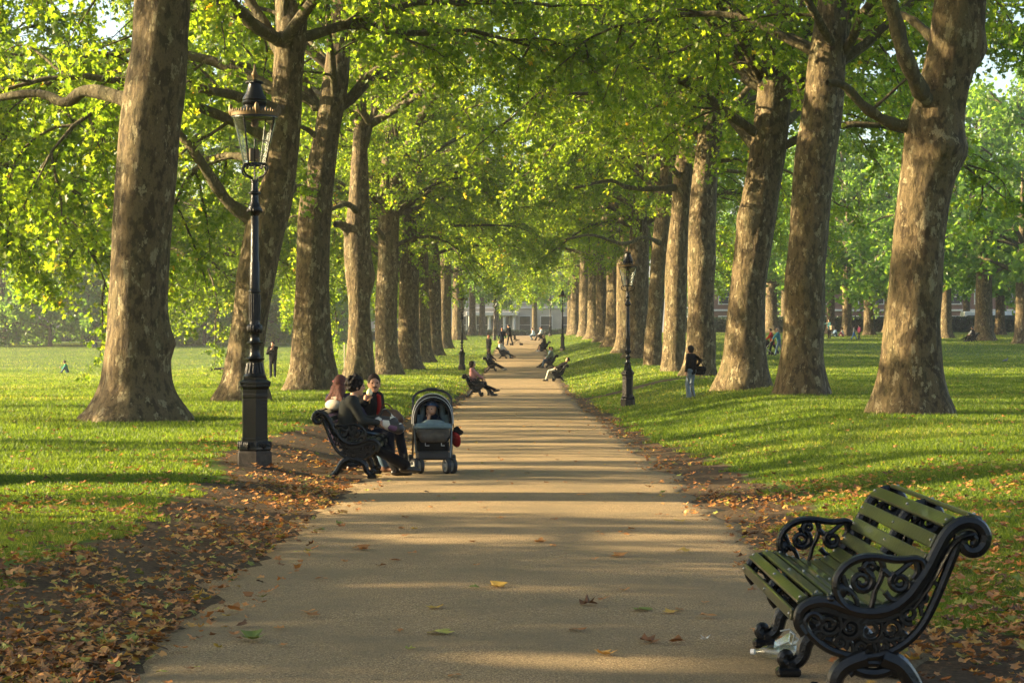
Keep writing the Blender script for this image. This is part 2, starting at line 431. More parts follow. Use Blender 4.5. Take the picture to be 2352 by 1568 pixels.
def axis(parts):
    o = []
    for a, b, s in parts: o.append(np.arange(a, b, s))
    return np.concatenate(o)
gx = axis([(-400, -60, 40), (-60, -20, 4), (-20, -6, 1), (-6, 6, .16), (6, 20, 1), (20, 60, 4), (60, 401, 40)])
gy = axis([(-8, 40, .3), (40, 90, .8), (90, 200, 2), (200, 340, 5), (340, 1600, 90)])
GX, GY = np.meshgrid(gx, gy, indexing='ij'); GZ = gz(GX, np.minimum(GY, 400))
u_ = np.abs(GX - pxc(GY)); GZ = GZ - .05 * np.clip((1.72 - u_) / .12, 0, 1)
GZ = GZ + np.where((u_ > 2.15) & (GY < 60), (vnoise(GX * 1.3, GY * 1.3) - .5) * .05, 0)
i0 = np.arange(len(gx) - 1)[:, None] * len(gy) + np.arange(len(gy) - 1)[None]
fq = np.stack([i0, i0 + len(gy), i0 + len(gy) + 1, i0 + 1], -1).reshape(-1, 4)
me = np_mesh('ground', np.stack([GX, GY, GZ], -1).reshape(-1, 3), fq, None, True)
fattr(me, 'dirt', dirt(GX, GY).ravel())
tag(link('ground', me, M_ground), kind='structure')

py = axis([(-8, 60, .25), (60, 330, 1.0)]); pt = np.r_[-1.05, np.linspace(-1, 1, 17), 1.05]
PY, PT = np.meshgrid(py, pt, indexing='ij')
edge = phw(PY) + .34 * (vnoise(PY * 1.9, np.sign(PT) * 5 + 11) - .5) + .20 * (vnoise(PY * 6, np.sign(PT) * 5 + 31) - .5)
PX = pxc(PY) + PT * np.where(np.abs(PT) > .99, edge, phw(PY) * .98)
PZ = np.interp(PY, YS, PP) + .010 + .012 * (1 - PT ** 2)
PZ = np.where(np.abs(PT) > .99, np.maximum(gz(PX, PY), np.interp(PY, YS, PP)) + .004, PZ)
PZ = np.where(np.abs(PT) > 1.01, PZ - .07, PZ)
i0 = np.arange(len(py) - 1)[:, None] * 19 + np.arange(18)[None]
fq = np.stack([i0, i0 + 1, i0 + 20, i0 + 19], -1).reshape(-1, 4)
tag(link('path', np_mesh('path', np.stack([PX, PY, PZ], -1).reshape(-1, 3), fq, None, True), M_path), kind='structure')
# ------------------------------------------------------------------ leaves, crowns, trunks
def _leaf_tpl(kind):
    if kind == 'lobed':      # two halves folded along the midrib
        half = [(0, 0), (1, 0), (.66, .17), (.64, .50), (.36, .23), (.04, .42)]
        V = [(x, y, -.30 * y - .10 * x * x) for x, y in half] + [(x, -y, -.30 * y - .10 * x * x) for x, y in half[2:]]
        return np.array(V), np.array([0, 1, 2, 3, 4, 5, 1, 0, 9, 8, 7, 6]), np.array([6, 6])
    half = [(0, 0), (1, 0), (.62, .42), (.12, .36)]
    V = [(x, y, -.25 * y - .08 * x) for x, y in half] + [(x, -y, -.25 * y - .08 * x) for x, y in half[2:]]
    return np.array(V), np.array([0, 1, 2, 3, 1, 0, 5, 4]), np.array([4, 4])

def leaves_geo(Pn, D, Nn, size, kind):
    tv, tl, tn = _leaf_tpl(kind); n = len(Pn)
    D = D / (np.linalg.norm(D, axis=1, keepdims=True) + 1e-9)
    B = np.cross(Nn, D); B /= (np.linalg.norm(B, axis=1, keepdims=True) + 1e-9); Nn = np.cross(D, B)
    V = Pn[:, None] + size[:, None, None] * (tv[None, :, 0:1] * D[:, None] + tv[None, :, 1:2] * B[:, None] + tv[None, :, 2:3] * Nn[:, None])
    L = (tl[None] + (np.arange(n) * len(tv))[:, None]).ravel()
    return V.reshape(-1, 3), L, np.tile(tn, n), len(tv)

def tubes_geo(list_pr, sides):
    VV = []; FF = []; k = 0; th = np.linspace(0, 2 * np.pi, sides, endpoint=False)
    for pts, r in list_pr:
        m = len(pts); T = np.gradient(pts, axis=0); T /= np.linalg.norm(T, axis=1, keepdims=True) + 1e-9
        a0, _ = frame(T[0]); A = a0 - T * (T @ a0)[:, None]; A /= np.linalg.norm(A, axis=1, keepdims=True) + 1e-9; Bv = np.cross(T, A)
        V = pts[:, None] + r[:, None, None] * (np.cos(th)[None, :, None] * A[:, None] + np.sin(th)[None, :, None] * Bv[:, None])
        VV.append(V.reshape(-1, 3)); i = np.arange(m - 1)[:, None] * sides + np.arange(sides)[None]; j = np.arange(m - 1)[:, None] * sides + (np.arange(sides)[None] + 1) % sides
        FF.append(np.stack([i, j, j + sides, i + sides], -1).reshape(-1, 4) + k); k += m * sides
    return np.vstack(VV), np.vstack(FF)

def grow(p, d, L, n, droop, wob, rng):
    p = np.asarray(p, float); d = nrm(d); pts = [p]
    for i in range(n):
        d = d + rng.normal(0, wob, 3); d[2] -= droop * (i + 1) / n; d = nrm(d); p = p + d * L / n; pts.append(p)
    return np.array(pts)

def crown(name, seed, limbs, nsec, ntwig, nleaf, size, kind='lobed', htop=22., hlead=8., lead=True, sec_scale=1.0, wide=.22):
    """limbs: list of (height, azimuth, elevation, length, droop). Returns the leaf mesh and the branch mesh."""
    rng = np.random.default_rng(seed); br = []; tw = []
    if lead:
        L = grow((0, 0, hlead - .6), (0, 0, 1), htop - hlead, 9, 0, .10, rng); br.append((L, np.linspace(.15, .05, 10)))
    P0 = []; D0 = []
    for (h, az, el, ln, dr) in limbs:
        az = R(az); el = R(el); d = (math.cos(az) * math.cos(el), math.sin(az) * math.cos(el), math.sin(el))
        if lead and h > hlead:
            q = L[min(9, max(1, int(9 * (h - hlead) / (htop - hlead))))].copy(); st = q
        else: st = np.array((0, 0, h))
        pts = grow(st, d, ln, 9, dr, .11, rng); br.append((pts, np.linspace(.05 + .012 * ln, .018, 10)))
        for k in range(nsec):
            t = .16 + .84 * (k + rng.random()) / nsec; fi = t * 9; i = min(8, int(fi)); q = pts[i] + (pts[i + 1] - pts[i]) * (fi - i)
            dd = nrm(pts[i + 1] - pts[i]); a, b = frame(dd); s = 1 if k % 2 else -1
            ang = rng.uniform(.5, 1.15); roll = rng.normal(0, .55)
            sd = dd * math.cos(ang) + math.sin(ang) * (a * s * math.cos(roll) + b * math.sin(roll))
            sl_ = sec_scale * (.30 * ln * (1 - .45 * t) + .7) * rng.uniform(.7, 1.25)
            sp = grow(q, sd, sl_, 6, dr * .8 + .12, .16, rng); br.append((sp, np.linspace(.028 + .006 * sl_, .008, 7)))
            for j in range(ntwig):
                t2 = .12 + .88 * (j + rng.random()) / ntwig; fi2 = t2 * 6; i2 = min(5, int(fi2)); q2 = sp[i2] + (sp[i2 + 1] - sp[i2]) * (fi2 - i2)
                d2 = nrm(sp[i2 + 1] - sp[i2]) + rng.normal(0, .75, 3); d2[2] -= .15
                tp = grow(q2, d2, rng.uniform(.5, 1.15) * sec_scale, 3, .45, .2, rng); tw.append((tp, np.array([.012, .009, .006, .004])))
                P0.append(tp); 
    P0 = np.array(P0); nt_ = len(P0); n = nt_ * nleaf
    ti = np.repeat(np.arange(nt_), nleaf); t = rng.random(n) * 3; i = np.minimum(2, t.astype(int)); f = (t - i)[:, None]
    q = P0[ti, i] * (1 - f) + P0[ti, i + 1] * f + rng.normal(0, wide * .6, (n, 3)) * (1, 1, .7)
    dd = rng.normal(0, 1, (n, 3)); dd[:, 2] = dd[:, 2] * .5 - .75
    nn = rng.normal(0, .62, (n, 3)); nn[:, 2] += .6; nn[:, 0] -= .5
    sz = size * rng.uniform(.65, 1.3, n)
    V, Lp, Sz, kv = leaves_geo(q, dd, nn, sz, kind)
    ml = np_mesh(name, V, Lp, Sz, False)
    cl = np.repeat(rng.random(nt_), nleaf); r = np.clip(.62 * rng.random(n) + .38 * cl, 0, 1)
    fattr(ml, 'rnd', np.repeat(r, kv))
    V, Fc = tubes_geo(br, 6); 
    if tw: V2, F2 = tubes_geo(tw, 3); Fc = np.vstack([Fc, F2 + len(V)]); V = np.vstack([V, V2])
    mb = np_mesh('branches', V, Fc, None, True)
    return ml, mb

def ring(rng, n, h0, h1, el0, el1, l0, l1, dr0, dr1, az0=0., az1=360., skip=None):
    """n limbs climbing from h0 to h1; azimuth by golden angle inside the sector"""
    o = []
    for i in range(n):
        f = (i + .5) / n; az = az0 + ((i * .618034 + rng.random() * .12) % 1.0) * (az1 - az0)
        o.append((h0 + (h1 - h0) * f, az, el0 + (el1 - el0) * f + rng.normal(0, 5), (l0 + (l1 - l0) * f) * rng.uniform(.85, 1.15), dr0 + (dr1 - dr0) * f))
    return o

_r = np.random.default_rng(21)
# azimuth 0 = +X (right), 90 = away from the camera, 180 = left
CR = {}
def proto(key, seed, limbs, *a, **k):
    ml, mb = crown('leaf_crown', seed, limbs, *a, **k); ml.materials.append(k_m.get(key, M_leaf)); mb.materials.append(M_branch); CR[key] = (ml, mb)
k_m = {'E': M_leaf_far, 'F': M_leaf_far, 'G': M_leaf_far}
proto('K', 9, ring(_r, 9, 4.6, 8.5, 22, 30, 8.2, 9, .30, .22, -50, 50) + ring(_r, 7, 6.6, 9.2, 30, 38, 8, 9, .18, .15, 80, 280) + ring(_r, 14, 8.6, 15.5, 24, 50, 9, 7.3, .13, .07) + ring(_r, 8, 15, 20, 42, 66, 6.5, 4.5, .05, .02), 9, 8, 25, .155, htop=23, hlead=7.2)
proto('S', 12, ring(_r, 14, 6.3, 18, 22, 55, 8.5, 5.5, .2, .06), 7, 5, 24, .19, htop=20, hlead=6.5, wide=.16)  # sparse crown, shaped for dappled shade from the unseen lawn trees
# A: high clear bole, hanging low only on its +X side  B, C: hanging low all round  D: hangs to near the ground  E, F, G: lawn trees far off
proto('A', 1, ring(_r, 7, 5.5, 8.5, 22, 34, 8.5, 9, .34, .26, -58, 58) + ring(_r, 14, 8.6, 15, 20, 48, 9.5, 7.5, .16, .08, 62, 298) + ring(_r, 9, 15, 20, 40, 66, 7, 4.5, .05, .02), 9, 8, 25, .155, htop=23, hlead=7.6)
proto('B', 2, ring(_r, 12, 5.6, 8.8, 24, 33, 8.2, 9.2, .23, .18) + ring(_r, 13, 8.5, 15, 24, 48, 9, 7.5, .13, .07) + ring(_r, 7, 15, 20, 42, 66, 6.5, 4.5, .05, .02), 9, 8, 23, .152, htop=23, hlead=7)
proto('C', 3, ring(_r, 11, 6.3, 9.2, 28, 36, 8.0, 9.0, .20, .16) + ring(_r, 13, 9, 15.5, 26, 50, 9, 7.2, .13, .07) + ring(_r, 7, 15, 20, 42, 66, 6.5, 4.5, .05, .02), 9, 8, 23, .152, htop=22, hlead=7.4)
proto('H', 8, ring(_r, 15, 8.8, 15, 24, 50, 9.6, 7.5, .13, .06) + ring(_r, 8, 15, 20, 42, 66, 6.5, 4.5, .05, .02), 9, 8, 21, .152, htop=23, hlead=7.8)
proto('D', 4, ring(_r, 14, 4.7, 8.8, 24, 30, 7.4, 8.4, .31, .22) + ring(_r, 12, 8.5, 14, 24, 50, 8, 6, .16, .08) + ring(_r, 6, 14, 18, 42, 66, 5.5, 4, .05, .02), 9, 8, 26, .155, htop=20, hlead=5)
proto('E', 5, ring(_r, 11, 4.2, 9, 22, 30, 7.2, 8.2, .30, .18) + ring(_r, 11, 9, 17, 26, 60, 8, 5, .12, .05), 8, 6, 12, .30, 'simple', htop=21, hlead=5, wide=.35)
proto('F', 6, ring(_r, 11, 5.0, 10, 26, 34, 7.6, 8.0, .26, .16) + ring(_r, 11, 10, 18, 28, 60, 7.5, 5, .12, .05), 8, 6, 12, .30, 'simple', htop=22, hlead=6, wide=.35)
proto('G', 7, ring(_r, 10, 1.6, 6, 20, 30, 5.0, 5.6, .30, .16) + ring(_r, 8, 6, 10, 30, 60, 5, 3, .12, .05), 7, 6, 11, .30, 'simple', htop=12, hlead=2.5, wide=.35)

def trunk_geo(prof, seed, burls=(), nseg=36, nz=70, flute=.06):
    """prof: rows of (x, y, z, radius), bottom to top"""
    p = spline(prof, nz); th = np.linspace(0, 2 * np.pi, nseg, endpoint=False)
    TH, I = np.meshgrid(th, np.arange(nz)); z = p[:, 2][:, None] - p[0, 2]; r = p[:, 3][:, None]
    ct, st = np.cos(TH), np.sin(TH)
    lob = (vnoise(ct * 2.2 + seed * 7.1, st * 2.2 + 3.7 * seed, z * .25) - .5)
    lob2 = (vnoise(ct * 4.5 + seed * 3.1, st * 4.5 + 1.7 * seed, z * .9) - .5)
    lob3 = (vnoise(ct * 9 + seed * 1.3, st * 9 + 5.7 * seed, z * 3.2) - .5)
    foot = np.exp(-np.maximum(z - .3, 0) / .38)
    rr = r * (1 + flute * 2.2 * lob + .07 * lob2 + .035 * lob3 + foot * (.34 * lob + .22 * lob2))
    V = np.stack([p[:, 0][:, None] + ct * rr, p[:, 1][:, None] + st * rr, np.broadcast_to(p[:, 2][:, None], TH.shape)], -1).reshape(-1, 3)
    for (bx, by, bz, br_, amt) in burls:
        q = V - np.array((bx, by, bz)); d = np.linalg.norm(q, axis=1); wgt = np.exp(-(d / br_) ** 2)
        c = np.array([np.interp(V[:, 2], p[:, 2], p[:, i]) for i in (0, 1)]).T
        out = V[:, :2] - c; out /= np.linalg.norm(out, axis=1, keepdims=True) + 1e-9
        V[:, :2] += out * (wgt * amt)[:, None]
    i = np.arange(nz - 1)[:, None] * nseg + np.arange(nseg)[None]; j = np.arange(nz - 1)[:, None] * nseg + (np.arange(nseg)[None] + 1) % nseg
    return V, np.stack([i, j, j + nseg, i + nseg], -1).reshape(-1, 4)

def px_profile(rows, Z):
    """rows of (y, left, right) read off the photograph for a trunk Z metres away -> profile relative to its base"""
    o = []
    for (y, l, r) in rows:
        a = P(l, y, Z); b = P(r, y, Z); o.append(((a[0] + b[0]) / 2, 0., a[2], (b[0] - a[0]) / 2))
    o.sort(key=lambda q: q[2]); return o

def make_tree(label, X, Z, prof=None, ck='B', crz=0., csc=1., group=None, seed=1, r=.5, lean=(0, 0), burls=(), limbs=(), cat='tree', htrunk=8., zext=None, nseg=36, nz=70, cmir=False):
    base = np.array(gp(X, Z))
    t = empty('plane_tree', base, 0, label, cat, group)
    if prof is None:
        f = np.array([(0, 1.65), (.25, 1.42), (.6, 1.22), (1.1, 1.09), (2, 1.0), (4, .94), (6, .9), (htrunk, .84)])
        prof = [(lean[0] * h, lean[1] * h, h, r * k) for h, k in f]
    else: prof = [(x - X, y, z - base[2], rr) for x, y, z, rr in prof]
    b0 = prof[0]; prof = [(b0[0], b0[1], b0[2] - .45, b0[3] * 1.06)] + list(prof)
    tp, tq = prof[-1], prof[-3]; ztop = max(htrunk, tp[2] + .6)
    sl_ = [(tp[i] - tq[i]) / max(.1, tp[2] - tq[2]) * .6 for i in (0, 1)]
    if ztop - tp[2] > .3: prof = prof + [(tp[0] + sl_[0] * (ztop - tp[2]), tp[1] + sl_[1] * (ztop - tp[2]), ztop, tp[3] * .86)]
    top = prof[-1]; s1 = [max(-.12, min(.12, q)) for q in sl_]
    ext = [(top[0] + s1[0] * h, top[1] + s1[1] * h, top[2] + h, top[3] * k) for h, k in ((2.2, .74), (4.5, .48), (6.5, .26), (8, .08))]; prof = list(prof) + ext
    V, Fc = trunk_geo(prof, seed, burls, nseg, nz); link('trunk', np_mesh('trunk', V, Fc, None, True), M_bark, t)
    for pts, r0, r1 in limbs:
        pts = np.asarray(pts, float) - base; q = spline(pts, 16 if len(pts) > 2 else 8)
        rad = np.linspace(r0, r1, len(q)) * (1 + .12 * np.sin(np.arange(len(q)) * 1.9 + seed)); 
        rad[0] *= 1.35; rad[1] *= 1.12
        V, Fc = tubes_geo([(q, rad)], 12); link('limb', np_mesh('limb', V, Fc, None, True), M_branch, t)
    ml, mb = CR[ck]
    for nm, mm in (('crown', ml), ('branches', mb)):
        o = bpy.data.objects.new(nm, mm); COL.objects.link(o); o.parent = t
        hl = {'A': 7.6, 'S': 6.5, 'K': 7.2, 'B': 7, 'C': 7.4, 'D': 5, 'E': 5, 'F': 6, 'G': 2.5, 'H': 7.8}[ck] * csc
        zo = top[2] - hl if abs(top[2] - hl) < 2.5 else 0; pa = np.array(prof); o.location = (float(np.interp(zo + hl, pa[:, 2], pa[:, 0])), float(np.interp(zo + hl, pa[:, 2], pa[:, 1])), zo); o.rotation_euler = (0, 0, R(crz)); o.scale = (csc * (-1 if cmir else 1), csc, csc)
    return t
# ------------------------------------------------------------------ the avenue
GL = 'plane trees along the left side of the path'; GR = 'plane trees along the right side of the path'
LZ = [35, 49, 65, 85, 102.7, 121, 139, 158, 181, 220]
RZ = [35.8, 49.5, 62, 77.6, 89, 102, 117, 129, 145, 161, 179, 200, 225]
LT = {0: [(965, 188, 440), (940, 205, 425), (900, 225, 400), (850, 238, 390), (700, 250, 385), (600, 258, 388), (500, 262, 395), (400, 268, 405), (300, 275, 412), (200, 288, 425), (100, 306, 430), (0, 312, 435)],
      1: [(925, 475, 628), (880, 505, 615), (830, 518, 605), (750, 532, 612), (650, 545, 630), (550, 560, 650), (480, 575, 668), (400, 606, 680), (300, 618, 690), (200, 624, 694), (100, 632, 702), (0, 638, 708)],
      2: [(905, 640, 775), (860, 660, 773), (800, 668, 765), (700, 676, 758), (600, 680, 757), (480, 686, 762), (400, 702, 770), (300, 722, 782), (200, 738, 800), (100, 752, 805), (30, 760, 805)],
      3: [(870, 780, 864), (840, 790, 862), (780, 798, 856), (700, 800, 851), (620, 792, 857), (550, 790, 852), (470, 800, 850), (380, 806, 846)],
      4: [(866, 862, 935), (830, 862, 920), (780, 862, 913), (700, 862, 912), (600, 868, 915), (480, 870, 918), (380, 876, 918)]}
RT = {0: [(950, 1992, 2190), (900, 2010, 2175), (850, 2020, 2165), (750, 2030, 2160), (650, 2040, 2165), (550, 2050, 2170), (450, 2058, 2185), (350, 2072, 2208), (290, 2080, 2212), (200, 2108, 2228), (100, 2132, 2256), (0, 2145, 2265)],
      1: [(915, 1772, 1910), (870, 1785, 1898), (800, 1795, 1890), (700, 1802, 1895), (600, 1808, 1898), (450, 1820, 1910), (350, 1828, 1920), (250, 1845, 1935), (150, 1857, 1940), (30, 1875, 1945)],
      2: [(888, 1642, 1780), (830, 1660, 1765), (750, 1668, 1757), (650, 1680, 1760), (550, 1690, 1775), (450, 1705, 1790), (350, 1722, 1805), (250, 1735, 1815), (100, 1752, 1828)],
      3: [(865, 1560, 1650), (830, 1572, 1645), (780, 1578, 1645), (700, 1580, 1640), (600, 1580, 1645), (500, 1583, 1645), (400, 1592, 1650), (250, 1612, 1664)],
      4: [(856, 1515, 1585), (800, 1522, 1575), (700, 1528, 1577), (600, 1530, 1578), (500, 1540, 1585), (400, 1548, 1590)],
      5: [(838, 1475, 1525), (780, 1480, 1520), (700, 1488, 1525), (600, 1495, 1530), (450, 1510, 1545)]}
LX = [315, 553, 710, 823, 896, 938, 968, 996, 1020, 1052]
RX = [2090, 1840, 1710, 1605, 1550, 1500, 1465, 1440, 1412, 1388, 1366, 1345, 1322]
ordw = ['nearest', 'second', 'third', 'fourth', 'fifth', 'sixth', 'seventh', 'eighth', 'ninth', 'tenth', 'eleventh', 'twelfth', 'last']
look_l = {0: 'massive mottled plane trunk with a wide flared foot beside the lamp post', 1: 'pale plane tree with a forked leaning trunk behind the near lamp post',
          2: 'broad plane tree with a shaggy knot halfway up, behind the red haired woman', 3: 'lumpy plane trunk rising behind the man on the bench'}
look_r = {0: 'massive plane tree with a round burl and two bare limbs, nearest on the right', 1: 'tall straight plane trunk left of the burled tree', 2: 'leaning plane tree with a deep furrow down its trunk', 3: 'upright plane tree just behind the woman with the shoulder bag'}
def L3(pts): return [P(*q) for q in pts]
limbs_l = {0: [(L3([(300, 232, 35), (200, 208, 35.4), (150, 236, 35.8), (80, 214, 36.2), (-60, 236, 36.6)]), .13, .06)],
           1: [(L3([(575, 500, 49), (520, 460, 48.8), (460, 370, 48.6), (415, 312, 48.6), (330, 240, 48.4)]), .17, .08), (L3([(650, 130, 49), (610, 60, 49.2), (560, -20, 49.2), (520, -80, 49)]), .16, .08), (L3([(672, 110, 49), (650, 40, 49), (560, 10, 49.6)]), .07, .04)],
           2: [(L3([(730, 250, 65), (705, 200, 65), (670, 130, 64), (640, 60, 63)]), .16, .08), (L3([(735, 325, 65), (710, 300, 64.6), (685, 290, 64)]), .12, .05), (L3([(700, 440, 65), (680, 430, 64), (662, 442, 63.5), (650, 430, 63)]), .16, .10)],
           3: [(L3([(815, 560, 85), (790, 520, 84.6), (770, 515, 84)]), .25, .12), (L3([(830, 500, 85), (800, 470, 84), (760, 480, 83)]), .16, .08)],
           4: [(L3([(893, 450, 102.7), (930, 360, 101), (960, 280, 100), (1010, 210, 98), (1060, 160, 97), (1105, 110, 96)]), .26, .10), (L3([(905, 480, 102.7), (1000, 350, 104), (1100, 300, 106), (1150, 290, 107)]), .13, .05)]}
limbs_r = {0: [(L3([(2095, 292, 35.8), (2040, 280, 35.6), (1985, 245, 35.4), (1940, 198, 35.2), (1900, 190, 35)]), .115, .06), (L3([(2000, 255, 35.4), (2040, 220, 35.5), (2085, 178, 35.6)]), .035, .022),
               (L3([(2130, 240, 35.6), (2110, 200, 35.2), (2075, 120, 34.9), (2055, 40, 34.8), (2030, -40, 34.6)]), .16, .12), (L3([(2190, 120, 36), (2150, 95, 36.5), (2100, 50, 37), (2060, 30, 37.4)]), .12, .06)],
           4: [(L3([(1560, 430, 89), (1500, 434, 88), (1440, 430, 87), (1400, 415, 86), (1320, 432, 84)]), .14, .06), (L3([(1575, 320, 89), (1550, 250, 87), (1520, 210, 85), (1480, 180, 83)]), .17, .08)],
           5: [(L3([(1520, 560, 102), (1480, 545, 100), (1430, 560, 98), (1360, 540, 96), (1300, 550, 94)]), .12, .05)],
           }
rt = np.random.default_rng(5)
for i, Z in enumerate(LZ):
    X = (LX[i] - VX) * Z / F; prof = px_profile(LT[i], Z) if i in LT else None
    lab = look_l.get(i, f'{ordw[i]} plane tree from the near end along the left side of the path')
    bl = [(P(395, 782, Z)[0] - X, 0., P(395, 782, Z)[2] - gp(X, Z)[2], .22, .16)] if i == 0 else ([(P(852, 640, Z)[0] - X, 0, P(852, 640, Z)[2] - gp(X, Z)[2], .5, .12)] if i == 3 else [(rt.normal(0, .4), -.4, 3 + rt.random() * 3, .35, .12)])
    ck, crz, mir = [('H', 125, False), ('A', 172, False), ('H', 210, False), ('H', 30, True), ('C', 155, False), ('K', 150, False), ('K', 25, True), ('K', 160, False), ('B', 200, True), ('C', 310, False)][i]
    make_tree(lab, X, Z, prof, ck, crz, 1.0 + .06 * rt.normal(), GL, 3 + i, .66 - .03 * rt.random(), (rt.normal(0, .012), 0), bl, limbs_l.get(i, ()), htrunk=7.4, cmir=mir)
for i, Z in enumerate(RZ):
    X = (RX[i] - VX) * Z / F; prof = px_profile(RT[i], Z) if i in RT else None
    lab = look_r.get(i, f'{ordw[i]} plane tree from the near end along the right side of the path')
    bl = [(P(2160, 350, Z)[0] - X, -.45, P(2160, 345, Z)[2] - gp(X, Z)[2], .26, .20), (P(2212, 360, Z)[0] - X, 0, P(2200, 350, Z)[2] - gp(X, Z)[2], .35, .12), (P(2250, 120, Z)[0] - X, 0, P(2250, 120, Z)[2] - gp(X, Z)[2], .3, .14)] if i == 0 else [(rt.normal(0, .4), -.4, 2.5 + rt.random() * 3, .35, .12)]
    ck, crz, mir = [('H', 40, False), ('H', 170, False), ('C', 110, False), ('H', 255, False), ('C', 60, True), ('B', 10, False), ('C', 260, False), ('B', 90, True), ('C', 330, True), ('B', 150, False), ('C', 45, False), ('B', 270, True), ('C', 190, False)][i]
    make_tree(lab, X, Z, prof, ck, crz, 1.0 + .06 * rt.normal(), GR, 33 + i, .66 - .03 * rt.random(), (rt.normal(0, .012), 0), bl, limbs_r.get(i, ()), htrunk=7.4, cmir=mir)
# the rows go on past the camera: these stand outside the picture and only shade it
for (X, Z, ck, rz, lab) in [(-6.8, 21, 'H', 160, 'plane tree of the left row standing just outside the picture'), (-6.9, 6, 'H', 190, 'plane tree of the left row standing beside the camera'), (7.2, 21.5, 'H', 20, 'plane tree of the right row standing just outside the picture')]:
    make_tree(lab, X, Z, None, ck, rz, 1.0, GL if X < 0 else GR, int(50 + Z), .62, (0, 0), htrunk=7.6)
# left lawn trees, some hanging into the picture, some unseen and placed for shade
GLL = 'plane trees on the left lawn'
for (X, Z, ck, rz, sc, lab) in [
        (-19.0, 56, 'D', 0, 1.0, 'low hanging plane tree on the left lawn, nearest to the camera'),
        (-22, 71, 'D', 100, 1.05, 'low hanging plane tree left of the nearest trunk'),
        (-30, 9, 'S', 20, 1.15, 'outer unseen plane tree beside the camera, placed to deepen the foreground shade'),
        (-20.9, 110, 'D', 60, 1.12, 'sunlit plane tree hidden behind the nearest left trunk'),
        (-16.4, 120, 'D', 160, 1.05, 'sunlit plane tree hidden behind the forked trunk'),
        (-16, 151, 'D', 250, 1.05, 'sunlit plane tree hidden behind the broad knotted trunk'),
        (-20, 11, 'B', 50, 1.0, 'unseen plane tree on the left lawn, placed to shade the foreground'),
        (-21, 28, 'S', 150, 1.0, 'unseen plane tree between the camera and the lamp post, placed for striped shade'),
        (-28, 40, 'S', 250, 1.0, 'unseen plane tree just outside the picture, placed to dapple the nearest left trunk')]:
    make_tree(lab, X, Z, None, ck, rz, sc, GLL, int(Z), .42, (0, 0), htrunk=5.2, nseg=20, nz=36)
# right lawn and far trees
GRL = 'plane trees scattered over the right lawn'; GB = 'hazy trees along the far edge of the park'
for (px, Z, ck, rz, sc, rr, lab) in [
        (2172, 190, 'F', 0, 1.35, .55, 'pale lawn tree just right of the burled trunk'),
        (2260, 178, 'F', 80, 1.3, .75, 'dark trunked lawn tree beside the far bench'),
        (2297, 215, 'E', 160, 1.45, .5, 'light barked lawn tree right of the far bench'),
        (2348, 165, 'F', 240, 1.35, .6, 'lawn tree at the right edge of the picture'),
        (1945, 205, 'E', 30, 1.1, .5, 'pale straight lawn tree behind the seated group'),
        (1995, 212, 'F', 130, 1.1, .5, 'pale lawn tree behind the two children'),
        (1908, 225, 'E', 230, 1.1, .45, 'lawn tree behind the man with the box'),
        (1772, 235, 'F', 320, 1.2, .7, 'dark lawn tree behind the women with the pushchair'),
        (1803, 250, 'E', 60, 1.1, .5, 'reddish lawn tree left of the tall straight trunk'),
        (2040, 240, 'E', 200, 1.2, .5, 'lawn tree half hidden by the burled trunk'),
        (2120, 255, 'F', 20, 1.2, .5, 'lawn tree hidden behind the burled trunk'),
        (2220, 262, 'E', 90, 1.2, .5, 'far lawn tree between the dark trunk and the burled tree'),
        (2430, 205, 'E', 10, 1.5, .6, 'lawn tree just outside the right edge'),
        (1700, 262, 'E', 140, 1.2, .5, 'far lawn tree behind the furrowed trunk')]:
    make_tree(lab, (px - VX) * Z / F, Z, None, ck, rz, sc, GRL, int(px), rr, (0, 0), htrunk=5.5, nseg=20, nz=36)
